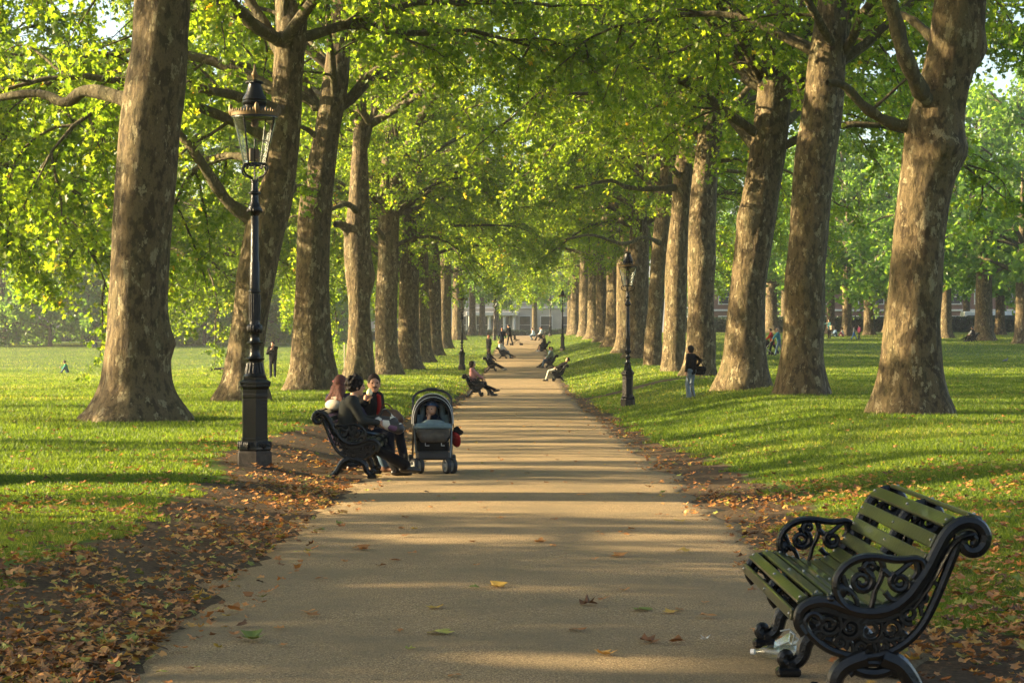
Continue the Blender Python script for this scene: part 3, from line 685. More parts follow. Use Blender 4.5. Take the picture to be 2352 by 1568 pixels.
for (px, Z, ck, sc, lab) in [
        (115, 240, 'G', 1.5, 'hazy bush in front of the far left bushes'), (345, 248, 'G', 1.5, 'hazy bush showing right of the nearest left trunk'), (470, 250, 'G', 1.6, 'hazy bush left of the forked trunk'), (605, 255, 'G', 1.5, 'hazy bush right of the forked trunk'), (240, 250, 'G', 1.5, 'hazy bush left of the nearest trunk at the lawn edge'), (10, 245, 'G', 1.6, 'hazy bush at the left edge of the far lawn'), (700, 262, 'G', 1.5, 'hazy bush behind the knotted left trunk'), (60, 268, 'G', 1.3, 'hazy bushy tree at the far left corner'), (190, 275, 'G', 1.1, 'hazy bushy tree behind the man in green'), (290, 270, 'G', 1.2, 'hazy bushy tree above the couple on the far lawn'),
        (430, 280, 'G', 1.35, 'hazy bushy tree between the two nearest left trunks'), (500, 272, 'G', 1.1, 'hazy bushy tree above the lying man'), (640, 285, 'G', 1.3, 'hazy bushy tree above the man on the phone'),
        (780, 280, 'G', 1.2, 'hazy bushy tree seen between the third and fourth left trunks'), (-60, 255, 'E', 1.0, 'hazy tall tree left of the bushes'), (360, 300, 'E', 1.2, 'hazy tall tree behind the bushes'), (560, 305, 'F', 1.2, 'hazy tall tree behind the forked trunk'), (720, 310, 'E', 1.2, 'hazy tall tree behind the broad knotted trunk'), (150, 310, 'F', 1.2, 'hazy tall tree above the bushes on the left'), (870, 300, 'E', 1.2, 'hazy tall tree behind the fifth left trunk'),
        (1085, 262, 'F', 1.0, 'plane tree at the left end of the path'), (1108, 300, 'F', 1.0, 'far plane tree left of the cream building'), (1140, 312, 'E', .9, 'bushy tree in front of the porch of the cream building'), (1228, 326, 'F', .8, 'small tree before the tall windows of the cream building'), (1310, 285, 'E', .8, 'bushy tree in front of the cream building'), (1640, 330, 'E', 1.3, 'hazy tree behind the right row')]:
    make_tree(lab, (px - VX) * Z / F, Z, None, ck, px % 360, sc, GB, abs(int(px)), .45 if ck != 'G' else .2, (0, 0), htrunk=5.5 if ck != 'G' else 2.6, nseg=14, nz=24)

# ------------------------------------------------------------------ grass and fallen leaves
def scatter_depth(rng, n, z0, z1, pw):
    u = rng.random(n); a = 1 - pw + 1e-4; return (z0 ** a + (z1 ** a - z0 ** a) * u) ** (1 / a)
def grass():
    rng = np.random.default_rng(11); n = 1500000
    z = scatter_depth(rng, n, 7.0, 270., 1.22); x = (rng.random(n) - .5) * .60 * z + .01 * z
    d = dirt(x, z); cl = vnoise(x * 2.3, z * 2.3); d = d + (cl - .5) * .9
    u = np.abs(x - pxc(z)); keep = (d < .5) & (u > 1.9 + .25 * vnoise(x * 3, z * 3)); x, z = x[keep], z[keep]; n = len(x)
    h = (.022 + .030 * rng.random(n)) * (.75 + .6 * vnoise(x * 1.1, z * 1.1)) * np.clip(z / 20, 1, 1.7)
    w = .0033 * np.clip(z / 10, 1, 10); th = rng.random(n) * 2 * np.pi
    b = np.stack([x, z, gz(x, z) + np.where(z < 60, (vnoise(x * 1.3, z * 1.3) - .5) * .05, 0) * (u[keep] > 2.15) - .006], 1)
    s = np.stack([np.cos(th), np.sin(th), 0 * th], 1) * w[:, None]
    tip = b + np.stack([rng.normal(0, .5, n) * h, rng.normal(0, .5, n) * h, h], 1)
    V = np.stack([b - s, b + s, tip], 1).reshape(-1, 3)
    me = np_mesh('grass', V, np.arange(3 * n).reshape(-1, 3)); 
    rv = np.clip(.75 * rng.random(n) ** 1.3 + .35 * vnoise(x * .5, z * .5) + .35 * (vnoise(x * .13 + 9, z * .13) - .5) + .02, 0, 1)
    fattr(me, 'rnd', np.repeat(rv, 3)); tag(link('grass', me, M_grass), kind='stuff')
grass()

_lv = [(0, 0), (.02, .20), (.10, .44), (.28, .26), (.40, .34), (.62, .52), (.60, .20), (.78, .20), (1, 0)]
_lv = _lv + [(x, -y) for x, y in _lv[-2:0:-1]]
LT_V = np.array([(.42, 0)] + _lv); LT_N = len(_lv)
def litter_geo(x, y, zz, size, rng, curl=1.0, tilt=.35):
    n = len(x); th = rng.random(n) * 2 * np.pi
    nn = rng.normal(0, tilt, (n, 3)); nn[:, 2] = 1; nn /= np.linalg.norm(nn, axis=1, keepdims=True)
    D = np.stack([np.cos(th), np.sin(th), 0 * th], 1); D -= nn * (D * nn).sum(1, keepdims=True); D /= np.linalg.norm(D, axis=1, keepdims=True); B = np.cross(nn, D)
    c1 = rng.normal(.5, .6, n)[:, None] * curl; c2 = rng.normal(.35, .5, n)[:, None] * curl
    lx = LT_V[None, :, 0] - .4; ly = LT_V[None, :, 1] * rng.uniform(.75, 1.1, n)[:, None]
    zc = c1 * ly ** 2 * 1.1 + c2 * lx ** 2 * .7 + .10 * curl * np.sin(lx * 7 + rng.random(n)[:, None] * 6)
    V = np.stack([x, y, zz], 1)[:, None] + size[:, None, None] * (lx[..., None] * D[:, None] + ly[..., None] * B[:, None] + zc[..., None] * nn[:, None])
    V[..., 2] += np.maximum(0, (zz + .003) - V[..., 2].min(1))[:, None]
    k = LT_N + 1; f = np.array([(0, 1 + j, 1 + (j + 1) % LT_N) for j in range(LT_N)])
    return V.reshape(-1, 3), (f[None] + (np.arange(n) * k)[:, None, None]).reshape(-1, 3), k
def litter():
    rng = np.random.default_rng(23); X = []; Y = []
    def put(n, fx, y0, y1, pw):
        y = scatter_depth(rng, n, y0, y1, pw); X.append(fx(y, n)); Y.append(y)
    rn = lambda n: rng.random(n)
    put(8500, lambda y, n: -1.86 - np.abs(rng.normal(0, .75, n)), 7, 24, 1.15)           # drift along the left edge
    put(4300, lambda y, n: -2.0 - 2.6 * rn(n), 7, 34, 1.1)
    put(1500, lambda y, n: -1.75 - np.abs(rng.normal(0, .55, n)), 24, 90, 1.2)
    put(2200, lambda y, n: 1.8 + np.abs(rng.normal(0, .55, n)), 10, 90, 1.3)             # right edge
    put(6500, lambda y, n: 2.0 + 4.2 * rn(n) ** 1.3, 9.5, 22, 1.2)                            # drift behind the near bench
    put(900, lambda y, n: 1.5 + 1.6 * rn(n), 7, 11, 1.0)
    put(8500, lambda y, n: (rn(n) - .5) * .56 * y, 8, 110, 1.3)                          # thin scatter over the lawns
    put(150, lambda y, n: (rn(n) - .5) * 3.4, 19, 160, 1.1); put(620, lambda y, n: np.where(rn(n) < .62, -1, 1) * (1.92 - .42 * rn(n) ** 1.6), 7, 60, 1.2); npath = 770                             # on the path, beyond the ones built singly
    x = np.concatenate(X); y = np.concatenate(Y); u = np.abs(x - pxc(y))
    cl = vnoise(x * .9, y * .7); keep = (rng.random(len(x)) < .25 + 1.5 * np.clip(cl - .25, 0, 1)) | (u < 1.8)
    isp = np.arange(len(x)) >= len(x) - npath; keep &= (u > 1.80) | isp; x, y, u = x[keep], y[keep], u[keep]
    sz = rng.uniform(.03, .078, len(x))
    lift = np.where(u > 1.9, .012 + .022 * rng.random(len(x)), np.where(u < 1.7, .024, .016)) + np.where(u > 2.0, .01, 0)
    V, Fc, k = litter_geo(x, y, gz(x, y) + lift, sz, rng, .75, .24)
    me = np_mesh('fallen_leaves', V, Fc); rv = rng.random(len(x)); fattr(me, 'rnd', np.repeat(rv, k))
    tag(link('fallen_leaves', me, M_litter), kind='stuff')
litter()
def single_leaf(px, py_, size, rv, lab, seed):
    rng = np.random.default_rng(seed); Z = 1.545 * F / (py_ - HY); x = (px - VX) * Z / F; Z2 = F * (EYE - float(np.interp(Z, YS, PP)) - .02) / (py_ - HY); x = (px - VX) * Z2 / F
    V, Fc, k = litter_geo(np.zeros(1), np.zeros(1), np.zeros(1), np.array([size * .92]), rng, .6, .07)
    me = np_mesh('fallen_leaf', V, Fc); fattr(me, 'rnd', np.full(len(V), rv)); o = link('fallen_leaf', me, M_litter)
    o.location = (x, Z2, float(np.interp(Z2, YS, PP)) + .024); tag(o, lab, 'leaf', 'leaves lying singly on the path')
for i, (px, py_, s, rv, lab) in enumerate([
        (1420, 1278, .17, .55, 'large curled orange leaf in the sunlit band of the path'), (1570, 1268, .12, .87, 'yellow and orange leaf near the right end of the sunlit band'),
        (835, 1262, .13, .4, 'flat brown leaf at the left end of the sunlit band'), (1240, 1245, .12, .6, 'pale tan leaf high in the sunlit band'), (740, 1330, .10, .35, 'brown leaf left of the middle in the sunlit band'),
        (1000, 1397, .11, .88, 'yellow leaf on the shaded path left of the centre'), (1350, 1390, .12, .08, 'dark dry leaf standing up in the middle of the path'), (1475, 1402, .14, .94, 'green leaf lying by an orange one on the shaded path'),
        (1140, 1349, .15, .86, 'long yellow leaf just below the sunlit band'), (1090, 1352, .09, .94, 'dull green leaf just below the sunlit band'), (1435, 1357, .10, .5, 'orange leaf below the sunlit band near the bench'),
        (1540, 1408, .10, .86, 'yellow leaf on the shaded path left of the bench'), (710, 1407, .11, .6, 'tan leaf on the shaded path at the left'), (915, 1452, .07, .4, 'small brown leaf on the shaded path'),
        (1010, 1456, .17, .99, 'long pale leaf on the shaded path'), (580, 1470, .19, .94, 'large grey green leaf at the left of the path'), (940, 1492, .06, .97, 'small pale leaf near the bottom of the path'),
        (1325, 1449, .11, .35, 'dark brown leaf on the shaded path'), (1490, 1476, .12, .2, 'deep red brown leaf left of the white scrap'), (1555, 1478, .10, .25, 'dark curled leaf beside the white scrap'),
        (1390, 1505, .13, .8, 'olive and brown leaf near the bottom of the path'), (1740, 1450, .09, .6, 'tan leaf beside the foot of the near bench'), (1625, 1418, .13, .55, 'brown leaf pair left of the near bench'),
        (415, 1493, .11, .5, 'orange brown leaf near the left bottom edge of the path'), (540, 1405, .14, .45, 'brown leaf at the left edge of the shaded path'), (1210, 1087, .10, .2, 'dark leaf below the pushchair on the path'), (1560, 1198, .12, .87, 'yellow leaf near the right edge of the path'),
        (1150, 1190, .09, .6, 'tan leaf in the striped middle of the path'), (950, 1215, .08, .88, 'small yellow leaf in the striped part of the path'), (1335, 1137, .11, .7, 'pale leaf in the middle of the striped path'), (735, 1218, .14, .94, 'green leaf at the left edge of the striped path')]):
    single_leaf(px, py_, s, rv, lab, 300 + i)
rl = np.random.default_rng(91)
for i in range(46):
    y_ = HY + 1.545 * F / (7.6 + 13 * rl.random() ** 1.2); single_leaf(VX + (rl.random() * 2 - 1) * 1.65 * (y_ - HY) / 1.545, y_, .05 + .05 * rl.random(), rl.choice([.25, .4, .5, .55]), 'small brown fallen leaf lying flat on the gravel path', 500 + i)

# ------------------------------------------------------------------ haze
def haze():
    m = bpy.data.materials.new('haze_air'); m.use_nodes = True; t = m.node_tree
    t.nodes.remove(t.nodes['Principled BSDF']); v = t.nodes.new('ShaderNodeVolumePrincipled')
    v.inputs['Color'].default_value = (.93, .96, 1.0, 1); v.inputs['Density'].default_value = HAZE; v.inputs['Anisotropy'].default_value = .35
    t.links.new(v.outputs[0], t.nodes['Material Output'].inputs['Volume'])
    b = MB(); b.box((0, 700, 18), (900, 1900, 40)); tag(b.build('haze', m, smooth=False), kind='stuff')
HAZE = .00026
haze()
# ------------------------------------------------------------------ benches and lamp posts
M_iron = plain('black_iron', (.004, .0045, .005), .27, 0, .27, .3, 30, .25, 45)
M_wood = plain('olive_painted_wood', (.018, .0235, .006), .30, 0, .45, .35, 5, .12, 30, coat=.3)
M_bolt = plain('bolt_steel', (.30, .30, .28), .4, .9)
M_stone = plain('granite_block', (.05, .04, .031), .8, 0, .3, .4, 14, .5, 50)
M_gold = plain('dull_gilding', (.115, .068, .018), .6, .3, .5, .35, 40)

def bq(pts): return [((x - 545) / 1608, (1751 - y) / 1608) for x, y in pts]     # bench side view: u back from the front edge, v up
B_SEAT = bq([(600, 1225), (560, 1160), (562, 1090), (590, 1045), (640, 1018), (720, 1006), (800, 1022), (900, 1058), (1000, 1080), (1100, 1078), (1200, 1048), (1300, 972), (1370, 880), (1435, 780), (1500, 655), (1560, 550), (1630, 488), (1705, 468), (1775, 490), (1815, 550), (1812, 610), (1770, 662), (1710, 668), (1668, 630), (1672, 580), (1712, 556), (1748, 578), (1745, 612), (1718, 618)])
B_REAR = bq([(1640, 560), (1615, 660), (1560, 800), (1500, 950), (1440, 1080), (1370, 1195), (1270, 1290), (1150, 1355), (1010, 1380), (880, 1366), (760, 1325), (680, 1270), (620, 1205), (600, 1150), (622, 1100), (665, 1085), (700, 1110), (705, 1150), (680, 1170)])
B_ARM = bq([(1405, 800), (1395, 740), (1350, 715), (1280, 722), (1200, 722), (1100, 706), (1010, 706), (930, 728), (865, 772), (820, 835), (808, 905), (825, 975), (860, 1025), (905, 1060)])
def bspiral(cx, cy, r, turns, a0, n=26, r1=.22):
    o = []
    for i in range(n):
        t = i / (n - 1); a = a0 + turns * 2 * math.pi * t; q = r * (1 - (1 - r1) * t); o.append((cx + q * math.cos(a), cy + q * math.sin(a)))
    return bq(o)
BX = lambda u: .40 - u            # local x, sitter faces +x
def end_frame_mb(y, full=True):
    m = MB(); to3 = lambda p: np.array([(BX(u), y, v) for u, v in p])
    m.tube(spline(to3(B_SEAT), 120), np.r_[np.linspace(.019, .026, 40), np.linspace(.026, .024, 50), np.linspace(.023, .013, 30)], 8, (0, 1, 0), flat=(1.15, .95))
    m.tube(spline(to3(B_REAR), 80), np.r_[np.linspace(.022, .018, 40), np.linspace(.018, .012, 40)], 8, (0, 1, 0), flat=(1.0, .95))
    # second rib beside the seat line
    off = [(u + .0, v - .032) for u, v in B_SEAT[4:16]]
    m.tube(spline(to3(off), 60), .011, 6, (0, 1, 0), flat=(1.9, 1))
    web = [(u + .018, v - .050) for u, v in B_SEAT[11:18]]; m.tube(spline(to3(web), 40), np.linspace(.016, .024, 40), 8, (0, 1, 0), flat=(.6, 1.6))
    # lattice of scrolls under the seat
    for (cx, cy, r, tn, a0) in [(760, 1160, 70, 1.6, .3), (905, 1180, 78, -1.7, 2.6), (1040, 1200, 86, 1.6, .2), (1180, 1190, 78, -1.6, 2.4), (1300, 1090, 66, 1.6, 1.2), (840, 1280, 52, -1.4, 1.0), (980, 1310, 48, 1.4, .4), (1120, 1300, 46, -1.5, 2.0), (1395, 985, 46, 1.5, 1.4), (690, 1225, 34, 1.3, 0), (1245, 1245, 36, -1.4, 0)]:
        m.tube(to3(bspiral(cx, cy, r, tn, a0)), np.linspace(.014, .008, 26), 6, (0, 1, 0))
    for a_, b_ in [((720, 1100), (700, 1200)), ((830, 1090), (830, 1230)), ((970, 1100), (960, 1250)), ((1110, 1110), (1100, 1260)), ((1240, 1060), (1260, 1180)), ((1330, 980), (1390, 1100)), ((900, 1260), (920, 1370)), ((1060, 1280), (1070, 1375)), ((1190, 1270), (1200, 1330)), ((640, 1120), (700, 1180)), ((1430, 860), (1500, 900))]:
        m.tube(spline(to3(bq([a_, ((a_[0] + b_[0]) / 2 + 16, (a_[1] + b_[1]) / 2), b_])), 8), .010, 6, (0, 1, 0))
    # pedestal and feet
    fo = lambda p, r, n=30: m.tube(spline(to3(bq(p)), n), r, 8, (0, 1, 0), flat=(1.1, 1))
    fo([(1010, 1380), (880, 1430), (815, 1500), (790, 1590), (740, 1650), (675, 1660), (640, 1620), (655, 1580), (690, 1585), (695, 1612)], np.r_[np.linspace(.040, .028, 15), np.linspace(.028, .014, 15)])
    fo([(1120, 1380), (1230, 1430), (1300, 1510), (1360, 1610), (1440, 1690), (1520, 1725)], np.linspace(.042, .028, 30))
    fo([(880, 1400), (960, 1470), (1060, 1490), (1160, 1470), (1240, 1400)], .022)
    fo([(900, 1500), (980, 1440), (1060, 1420), (1150, 1440), (1220, 1500)], .014)
    m.box((BX(.085), y, .022), (.115, .075, .044), bev=.012); m.box((BX(.10), y, .05), (.05, .055, .05), bev=.01)
    m.box((BX(.60), y, .018), (.13, .075, .036), bev=.012)
    return m
def armrest_mb(y):
    m = MB(); to3 = lambda p: np.array([(BX(u), y, v) for u, v in p])
    m.tube(spline(to3(B_ARM), 70), np.r_[np.linspace(.014, .019, 35), np.linspace(.019, .019, 35)], 8, (0, 1, 0), flat=(1.0, 1.35))
    for (cx, cy, r, tn, a0) in [(985, 868, 80, 1.75, -1.2), (1240, 872, 66, -1.7, 4.2), (1040, 770, 40, 1.3, 2.4)]:
        m.tube(to3(bspiral(cx, cy, r, tn, a0)), np.linspace(.016, .010, 26), 7, (0, 1, 0))
    for p in [[(1110, 715), (1130, 780), (1110, 860), (1075, 930), (1060, 1000), (1040, 1060)], [(1120, 780), (1180, 830), (1230, 810), (1290, 760), (1340, 725)], [(1040, 720), (1010, 770), (960, 790)], [(1310, 870), (1300, 940), (1250, 1000), (1200, 1030)], [(830, 900), (880, 920), (930, 960), (960, 1030)], [(850, 830), (880, 905), (905, 960)], [(1140, 940), (1180, 985), (1230, 1000)], [(1350, 720), (1360, 800), (1330, 850)]]:
        m.tube(spline(to3(bq(p)), 18), np.linspace(.015, .011, 18), 7, (0, 1, 0))
    m.ell((BX((845 - 545) / 1608), y, (1751 - 930) / 1608), (.028, .020, .034)); m.ell((BX((775 - 545) / 1608), y, (1751 - 985) / 1608), (.022, .026, .018))
    return m
def make_bench(Lb=1.8, full=True):
    t = empty('park_bench', (0, 0, 0), 0, 'x', 'bench', 'iron and timber benches along the path')
    for y in (-Lb / 2, 0, Lb / 2):
        if y == 0:
            end_frame_mb(0).build('middle_frame', M_iron, t); continue
        e = end_frame_mb(y).build('end_frame', M_iron, t); armrest_mb(y).build('armrest', M_iron, e)
    sp = spline(np.array(B_SEAT[1:21]), 400); ds = np.r_[0, np.cumsum(np.linalg.norm(np.diff(sp, axis=0), axis=1))]
    seat = MB(); back = MB(); bs = MB(); bb = MB(); pos = .035; k = 0
    while pos < ds[-1] - .01:
        i = int(np.searchsorted(ds, pos)); p = sp[min(i, 399)]; q = sp[min(i + 2, 399)] - sp[max(i - 2, 0)]; q = q / np.linalg.norm(q)
        tx = np.array((-q[0], 0, q[1])); nx = np.array((-tx[2], 0, tx[0])); nx = -nx if (nx[0] < 0 if k == 0 else nx @ pn < 0) else nx; pn = nx
        c = np.array((BX(p[0]), 0, p[1])) + nx * .024
        rot = np.stack([tx, (0, 1, 0), np.cross(tx, (0, 1, 0))], 1)
        isb = p[0] > .44
        (back if isb else seat).box(c, (.050 if not isb else .064, Lb - .05, .020), rot, bev=.005)
        for y in (-Lb / 2 + .055, 0, Lb / 2 - .055): (bb if isb else bs).lathe([(.0075, 0), (.0075, .003), (.005, .006), (.001, .007)], 8, c + nx * .0105 + np.array((0, y, 0)), nx)
        pos += (.056 if k < 3 else .0655) if not isb else .092; k += 1
    for nm, q, bo in (('seat_slats', seat, bs), ('backrest_slats', back, bb)):
        nf = len(q.n); q.add(np.vstack(bo.v), []); k0 = q.k - bo.k; q.l.extend([i + k0 for i in bo.l]); q.n.extend(bo.n)
        s = q.build(nm, M_wood, t); s.data.materials.append(M_bolt); mi = np.zeros(len(q.n), np.int32); mi[nf:] = 1; s.data.polygons.foreach_set('material_index', mi)
    return t
bench0 = make_bench()
def put_bench(x, y, rz, label, first=[True]):
    z = float(np.interp(y, YS, PP)) + .015
    if first[0]:
        first[0] = False; bench0.location = (x, y, z); bench0.rotation_euler = (0, 0, R(rz)); bench0['label'] = label; return bench0
    return dup(bench0, None, (x, y, z), R(rz), label)
put_bench(1.57, 9.31, 180, 'empty olive green slatted bench with black scrolled iron ends, nearest the camera')
put_bench(-2.08, 25.1, 0, 'bench with scrolled iron ends holding the family beside the pushchair')

# ---- lamp post: black hexagonal pedestal on granite, fluted shaft, round glass lantern
def make_lamp():
    t = empty('lamp_post', (0, 0, 0), 0, 'x', 'street lamp', 'black park lamp posts')
    hx = math.pi / 6; m = MB()
    m.lathe([(.225, -.35), (.225, .02), (.222, .205), (.205, .225)], 6, phase=hx); m.build('stone_base', M_stone, t, smooth=False)
    m = MB()
    m.lathe([(.205, .225), (.215, .245), (.212, .275), (.186, .300), (.176, .345), (.176, .375), (.168, .385), (.166, .85), (.172, .868), (.172, .90), (.168, .908), (.170, .955), (.190, .985), (.205, .990), (.205, 1.02), (.212, 1.03), (.212, 1.045), (.160, 1.075), (.160, 1.10), (.10, 1.105)], 6, phase=hx)
    for k in range(36):
        a = 2 * math.pi * k / 36; rr = .172 * math.cos(math.pi / 6) / math.cos((a % (math.pi / 3)) - math.pi / 6); m.ell((rr * math.cos(a) * 1.1, rr * math.sin(a) * 1.1, .292), (.016, .016, .05), 6, 5)
    m.build('pedestal', M_iron, t, smooth=False)
    m = MB()
    m.lathe([(.135, 1.10), (.14, 1.115), (.105, 1.15), (.085, 1.21), (.078, 1.27), (.082, 1.29), (.118, 1.31), (.12, 1.325), (.075, 1.345), (.062, 1.37), (.058, 1.42), (.062, 1.46), (.066, 1.485), (.098, 1.50), (.10, 1.515), (.062, 1.535), (.056, 1.56), (.058, 1.62), (.078, 1.65), (.080, 1.70), (.066, 1.73), (.062, 1.76), (.062, 2.10), (.075, 2.115), (.075, 2.135), (.060, 2.15), (.058, 2.46), (.050, 2.48), (.046, 3.02), (.062, 3.04), (.082, 3.07), (.086, 3.10), (.072, 3.14), (.062, 3.16), (.05, 3.19), (.045, 3.27), (.075, 3.285), (.075, 3.30), (.05, 3.315), (.042, 3.34), (.04, 3.43), (.052, 3.44), (.05, 3.45)], 28)
    for k in range(14):
        a = 2 * math.pi * k / 14; c, s = math.cos(a), math.sin(a)
        m.tube([(c * .062, s * .062, 1.77), (c * .062, s * .062, 2.09)], .009, 6); m.ell((c * .078, s * .078, 1.675), (.017, .017, .055), 6, 6); m.tube([(c * .108, s * .108, 1.15), (c * .085, s * .085, 1.27)], .010, 6); m.ell((c * .082, s * .082, 3.085), (.012, .012, .028), 6, 5)
    m.build('column', M_iron, t)
    # cradle under the lantern
    m = MB()
    for a in (0, math.pi / 2, math.pi, 1.5 * math.pi):
        c, s = math.cos(a + .78), math.sin(a + .78)
        p = spline([(.03, 3.44), (.06, 3.475), (.14, 3.50), (.19, 3.545), (.195, 3.60), (.16, 3.635), (.125, 3.615), (.118, 3.585)], 26); m.tube([(c * r, s * r, z) for r, z in p], .012, 7)
    m.tube([(0, 0, 3.44), (0, 0, 3.95)], .009, 6); m.build('cradle', M_iron, t)
    m = MB(); m.lathe([(.125, 3.622), (.14, 3.622), (.14, 3.65), (.125, 3.65), (.125, 3.622)], 28, cap=False)
    m.lathe([(.255, 4.185), (.275, 4.185), (.275, 4.205), (.255, 4.205), (.255, 4.185)], 32, cap=False)
    for a in (0, math.pi / 2, math.pi, 1.5 * math.pi):
        c, s = math.cos(a + .98), math.sin(a + .98); m.tube([(c * .135, s * .135, 3.60), (c * .268, s * .268, 4.20)], .011, 6)
    m.build('lantern_frame', M_iron, t)
    g, gt, gb, go = nodes('lamp_glass') if 'lamp_glass' not in bpy.data.materials else (bpy.data.materials['lamp_glass'],) * 4
    tr = N(gt, 'ShaderNodeBsdfTransparent'); tr.inputs[0].default_value = (.93, .95, .90, 1); gl = N(gt, 'ShaderNodeBsdfGlossy'); gl.inputs['Roughness'].default_value = .05; gl.inputs[0].default_value = (.9, .9, .85, 1)
    lw = N(gt, 'ShaderNodeLayerWeight'); lw.inputs[0].default_value = .25; mp = N(gt, 'ShaderNodeMath', operation='MULTIPLY_ADD'); gt.links.new(lw.outputs['Facing'], mp.inputs[0]); mp.inputs[1].default_value = .45; mp.inputs[2].default_value = .05
    ms = N(gt, 'ShaderNodeMixShader'); gt.links.new(mp.outputs[0], ms.inputs[0]); gt.links.new(tr.outputs[0], ms.inputs[1]); gt.links.new(gl.outputs[0], ms.inputs[2]); gt.links.new(ms.outputs[0], go.inputs[0])
    m = MB(); m.lathe([(.132, 3.64), (.262, 4.19)], 32, cap=False); m.build('glass', g, t)
    m = MB(); m.box((.03, 0, 3.76), (.05, .05, .12), bev=.008); m.box((-.035, 0, 3.75), (.06, .05, .16), bev=.01); m.tube([(.03, 0, 3.82), (.03, 0, 3.92), (.15, 0, 3.925)], .006, 6); m.lathe([(.03, 4.08), (.045, 4.10), (.05, 4.14), (.03, 4.17)], 12); m.lathe([(.12, 4.168), (.12, 4.175)], 24)
    m.build('burner', plain('burner_metal', (.10, .06, .04), .6), t)
    m = MB(); n = 48
    m.lathe([(.272, 4.206), (.284, 4.206), (.288, 4.25), (.276, 4.25), (.272, 4.206)], 36, cap=False)
    for k in range(n):
        a = 2 * math.pi * k / n; h = .022 + (.05 if k % 12 == 0 else .0) + (.012 if k % 2 else 0); m.ell((math.cos(a) * .284, math.sin(a) * .284, 4.25 + h * .4), (.010 if k % 12 else .03, .010 if k % 12 else .03, h), 6, 5)
    m.build('gilded_gallery', M_gold, t)
    m = MB(); m.lathe([(.262, 4.206), (.25, 4.225), (.20, 4.27), (.155, 4.31), (.135, 4.335), (.15, 4.35), (.155, 4.37), (.142, 4.39), (.148, 4.405), (.14, 4.425), (.105, 4.49), (.085, 4.56), (.075, 4.605), (.10, 4.612), (.102, 4.622), (.06, 4.642), (.02, 4.655)], 32)
    for k in range(24):
        a = 2 * math.pi * k / 24; m.ell((math.cos(a) * .098, math.sin(a) * .098, 4.608), (.010, .010, .012), 6, 5)
    m.build('cap', M_iron, t)
    m = MB(); m.lathe([(.012, 4.65), (.018, 4.665), (.035, 4.69), (.038, 4.715), (.022, 4.745), (.012, 4.78), (.009, 4.82), (.001, 4.84)], 16); m.build('finial', M_gold, t)
    return t
lamp0 = make_lamp()
for i, (px, Z, lab) in enumerate([(585, 23.9, 'tall black lamp post beside the family on the bench, nearest on the left'), (1442, 60, 'black lamp post on the right verge left of the woman with the shoulder bag'),
        (1061, 119, 'small black lamp post on the left verge behind the woman in pink'), (1292, 154, 'far black lamp post on the right verge'), (1136, 215, 'far black lamp post behind the standing woman in black'), (1264, 235, 'most distant black lamp post right of the path end')]):
    X = (px - VX) * Z / F; loc = gp(X, Z)
    if i == 0: lamp0.location = (loc[0], loc[1], loc[2] - .05); lamp0.rotation_euler = (0, 0, R(12)); lamp0['label'] = lab
    else: dup(lamp0, None, (loc[0], loc[1], loc[2] - .02), R(40 * i), lab)
# ------------------------------------------------------------------ people
def cloth(name, col, rough=.85): return plain('cloth_' + name, col, rough, 0, .12, .3, 9, .25, 120)
SKIN = plain('skin', (.42, .23, .14), .5, 0, .4, .08, 12)
SKIN_D = plain('skin_tanned', (.36, .18, .105), .5, 0, .4, .08, 12)
HAIR = {'black': plain('hair_black', (.008, .0055, .005), .6, 0, .15, .4, 60, .6, 90), 'red': plain('hair_red', (.105, .024, .009), .5, 0, .3, .5, 50, .6, 80),
        'brown': plain('hair_brown', (.028, .015, .009), .6, 0, .15, .4, 60, .6, 90), 'grey': plain('hair_grey', (.22, .20, .18), .55, 0, .4, .3, 60, .6, 90), 'blond': plain('hair_blond', (.30, .19, .08), .5, 0, .4, .3, 60, .6, 90), 'ginger': plain('hair_ginger', (.26, .085, .03), .5, 0, .4, .3, 60, .6, 90)}
M_shoe = plain('shoe_leather', (.012, .011, .010), .35, 0, .5)
M_eye = plain('eye_dark', (.012, .009, .008), .2)
M_lip = plain('lips', (.30, .11, .085), .45)

def ik(a, c, l1, l2, hint):
    a, c, hint = np.asarray(a, float), np.asarray(c, float), np.asarray(hint, float)
    v = c - a; d = np.linalg.norm(v); d2 = min(d, (l1 + l2) * .999); v = v / (d + 1e-9); c = a + v * d2
    x = (l1 * l1 - l2 * l2 + d2 * d2) / (2 * d2); h = math.sqrt(max(0, l1 * l1 - x * x))
    p = hint - v * np.dot(hint, v); p = nrm(p) if np.linalg.norm(p) > 1e-5 else frame(v)[0]
    return a + v * x + p * h, c

def hand_geo(m, w, d, palm_n, curl, s, sgn, n=6):
    """five bent fingers rooted in the palm at wrist w, pointing d; palm faces palm_n"""
    d = nrm(d); pn = nrm(np.asarray(palm_n) - d * np.dot(palm_n, d)); side = np.cross(d, pn) * sgn
    k = w + d * .085 * s
    for i, (off, ln) in enumerate([(.030, .072), (.010, .080), (-.010, .074), (-.028, .058)]):
        p = k + side * off * s; dd = d + side * off * 2; pts = [p - d * .012 * s]; ang = 0
        for sg in (.45, .32, .23):
            ang += curl * (1 + .08 * i) * .8; q = nrm(dd * math.cos(ang) + pn * math.sin(ang)); pts.append(pts[-1] + q * ln * sg * s * 1.1)
        m.tube(spline(pts, 8), np.linspace(.0092, .0062, 8) * s, n)
    p = w + d * .025 * s + side * .03 * s; q = nrm(d * .65 + side * .75 + pn * .25); p2 = p + q * .038 * s; q2 = nrm(d + side * .25 + pn * (.3 + curl * .5))
    m.tube(spline([p, p2, p2 + q2 * .030 * s, p2 + q2 * .052 * s], 8), np.linspace(.0115, .007, 8) * s, n)

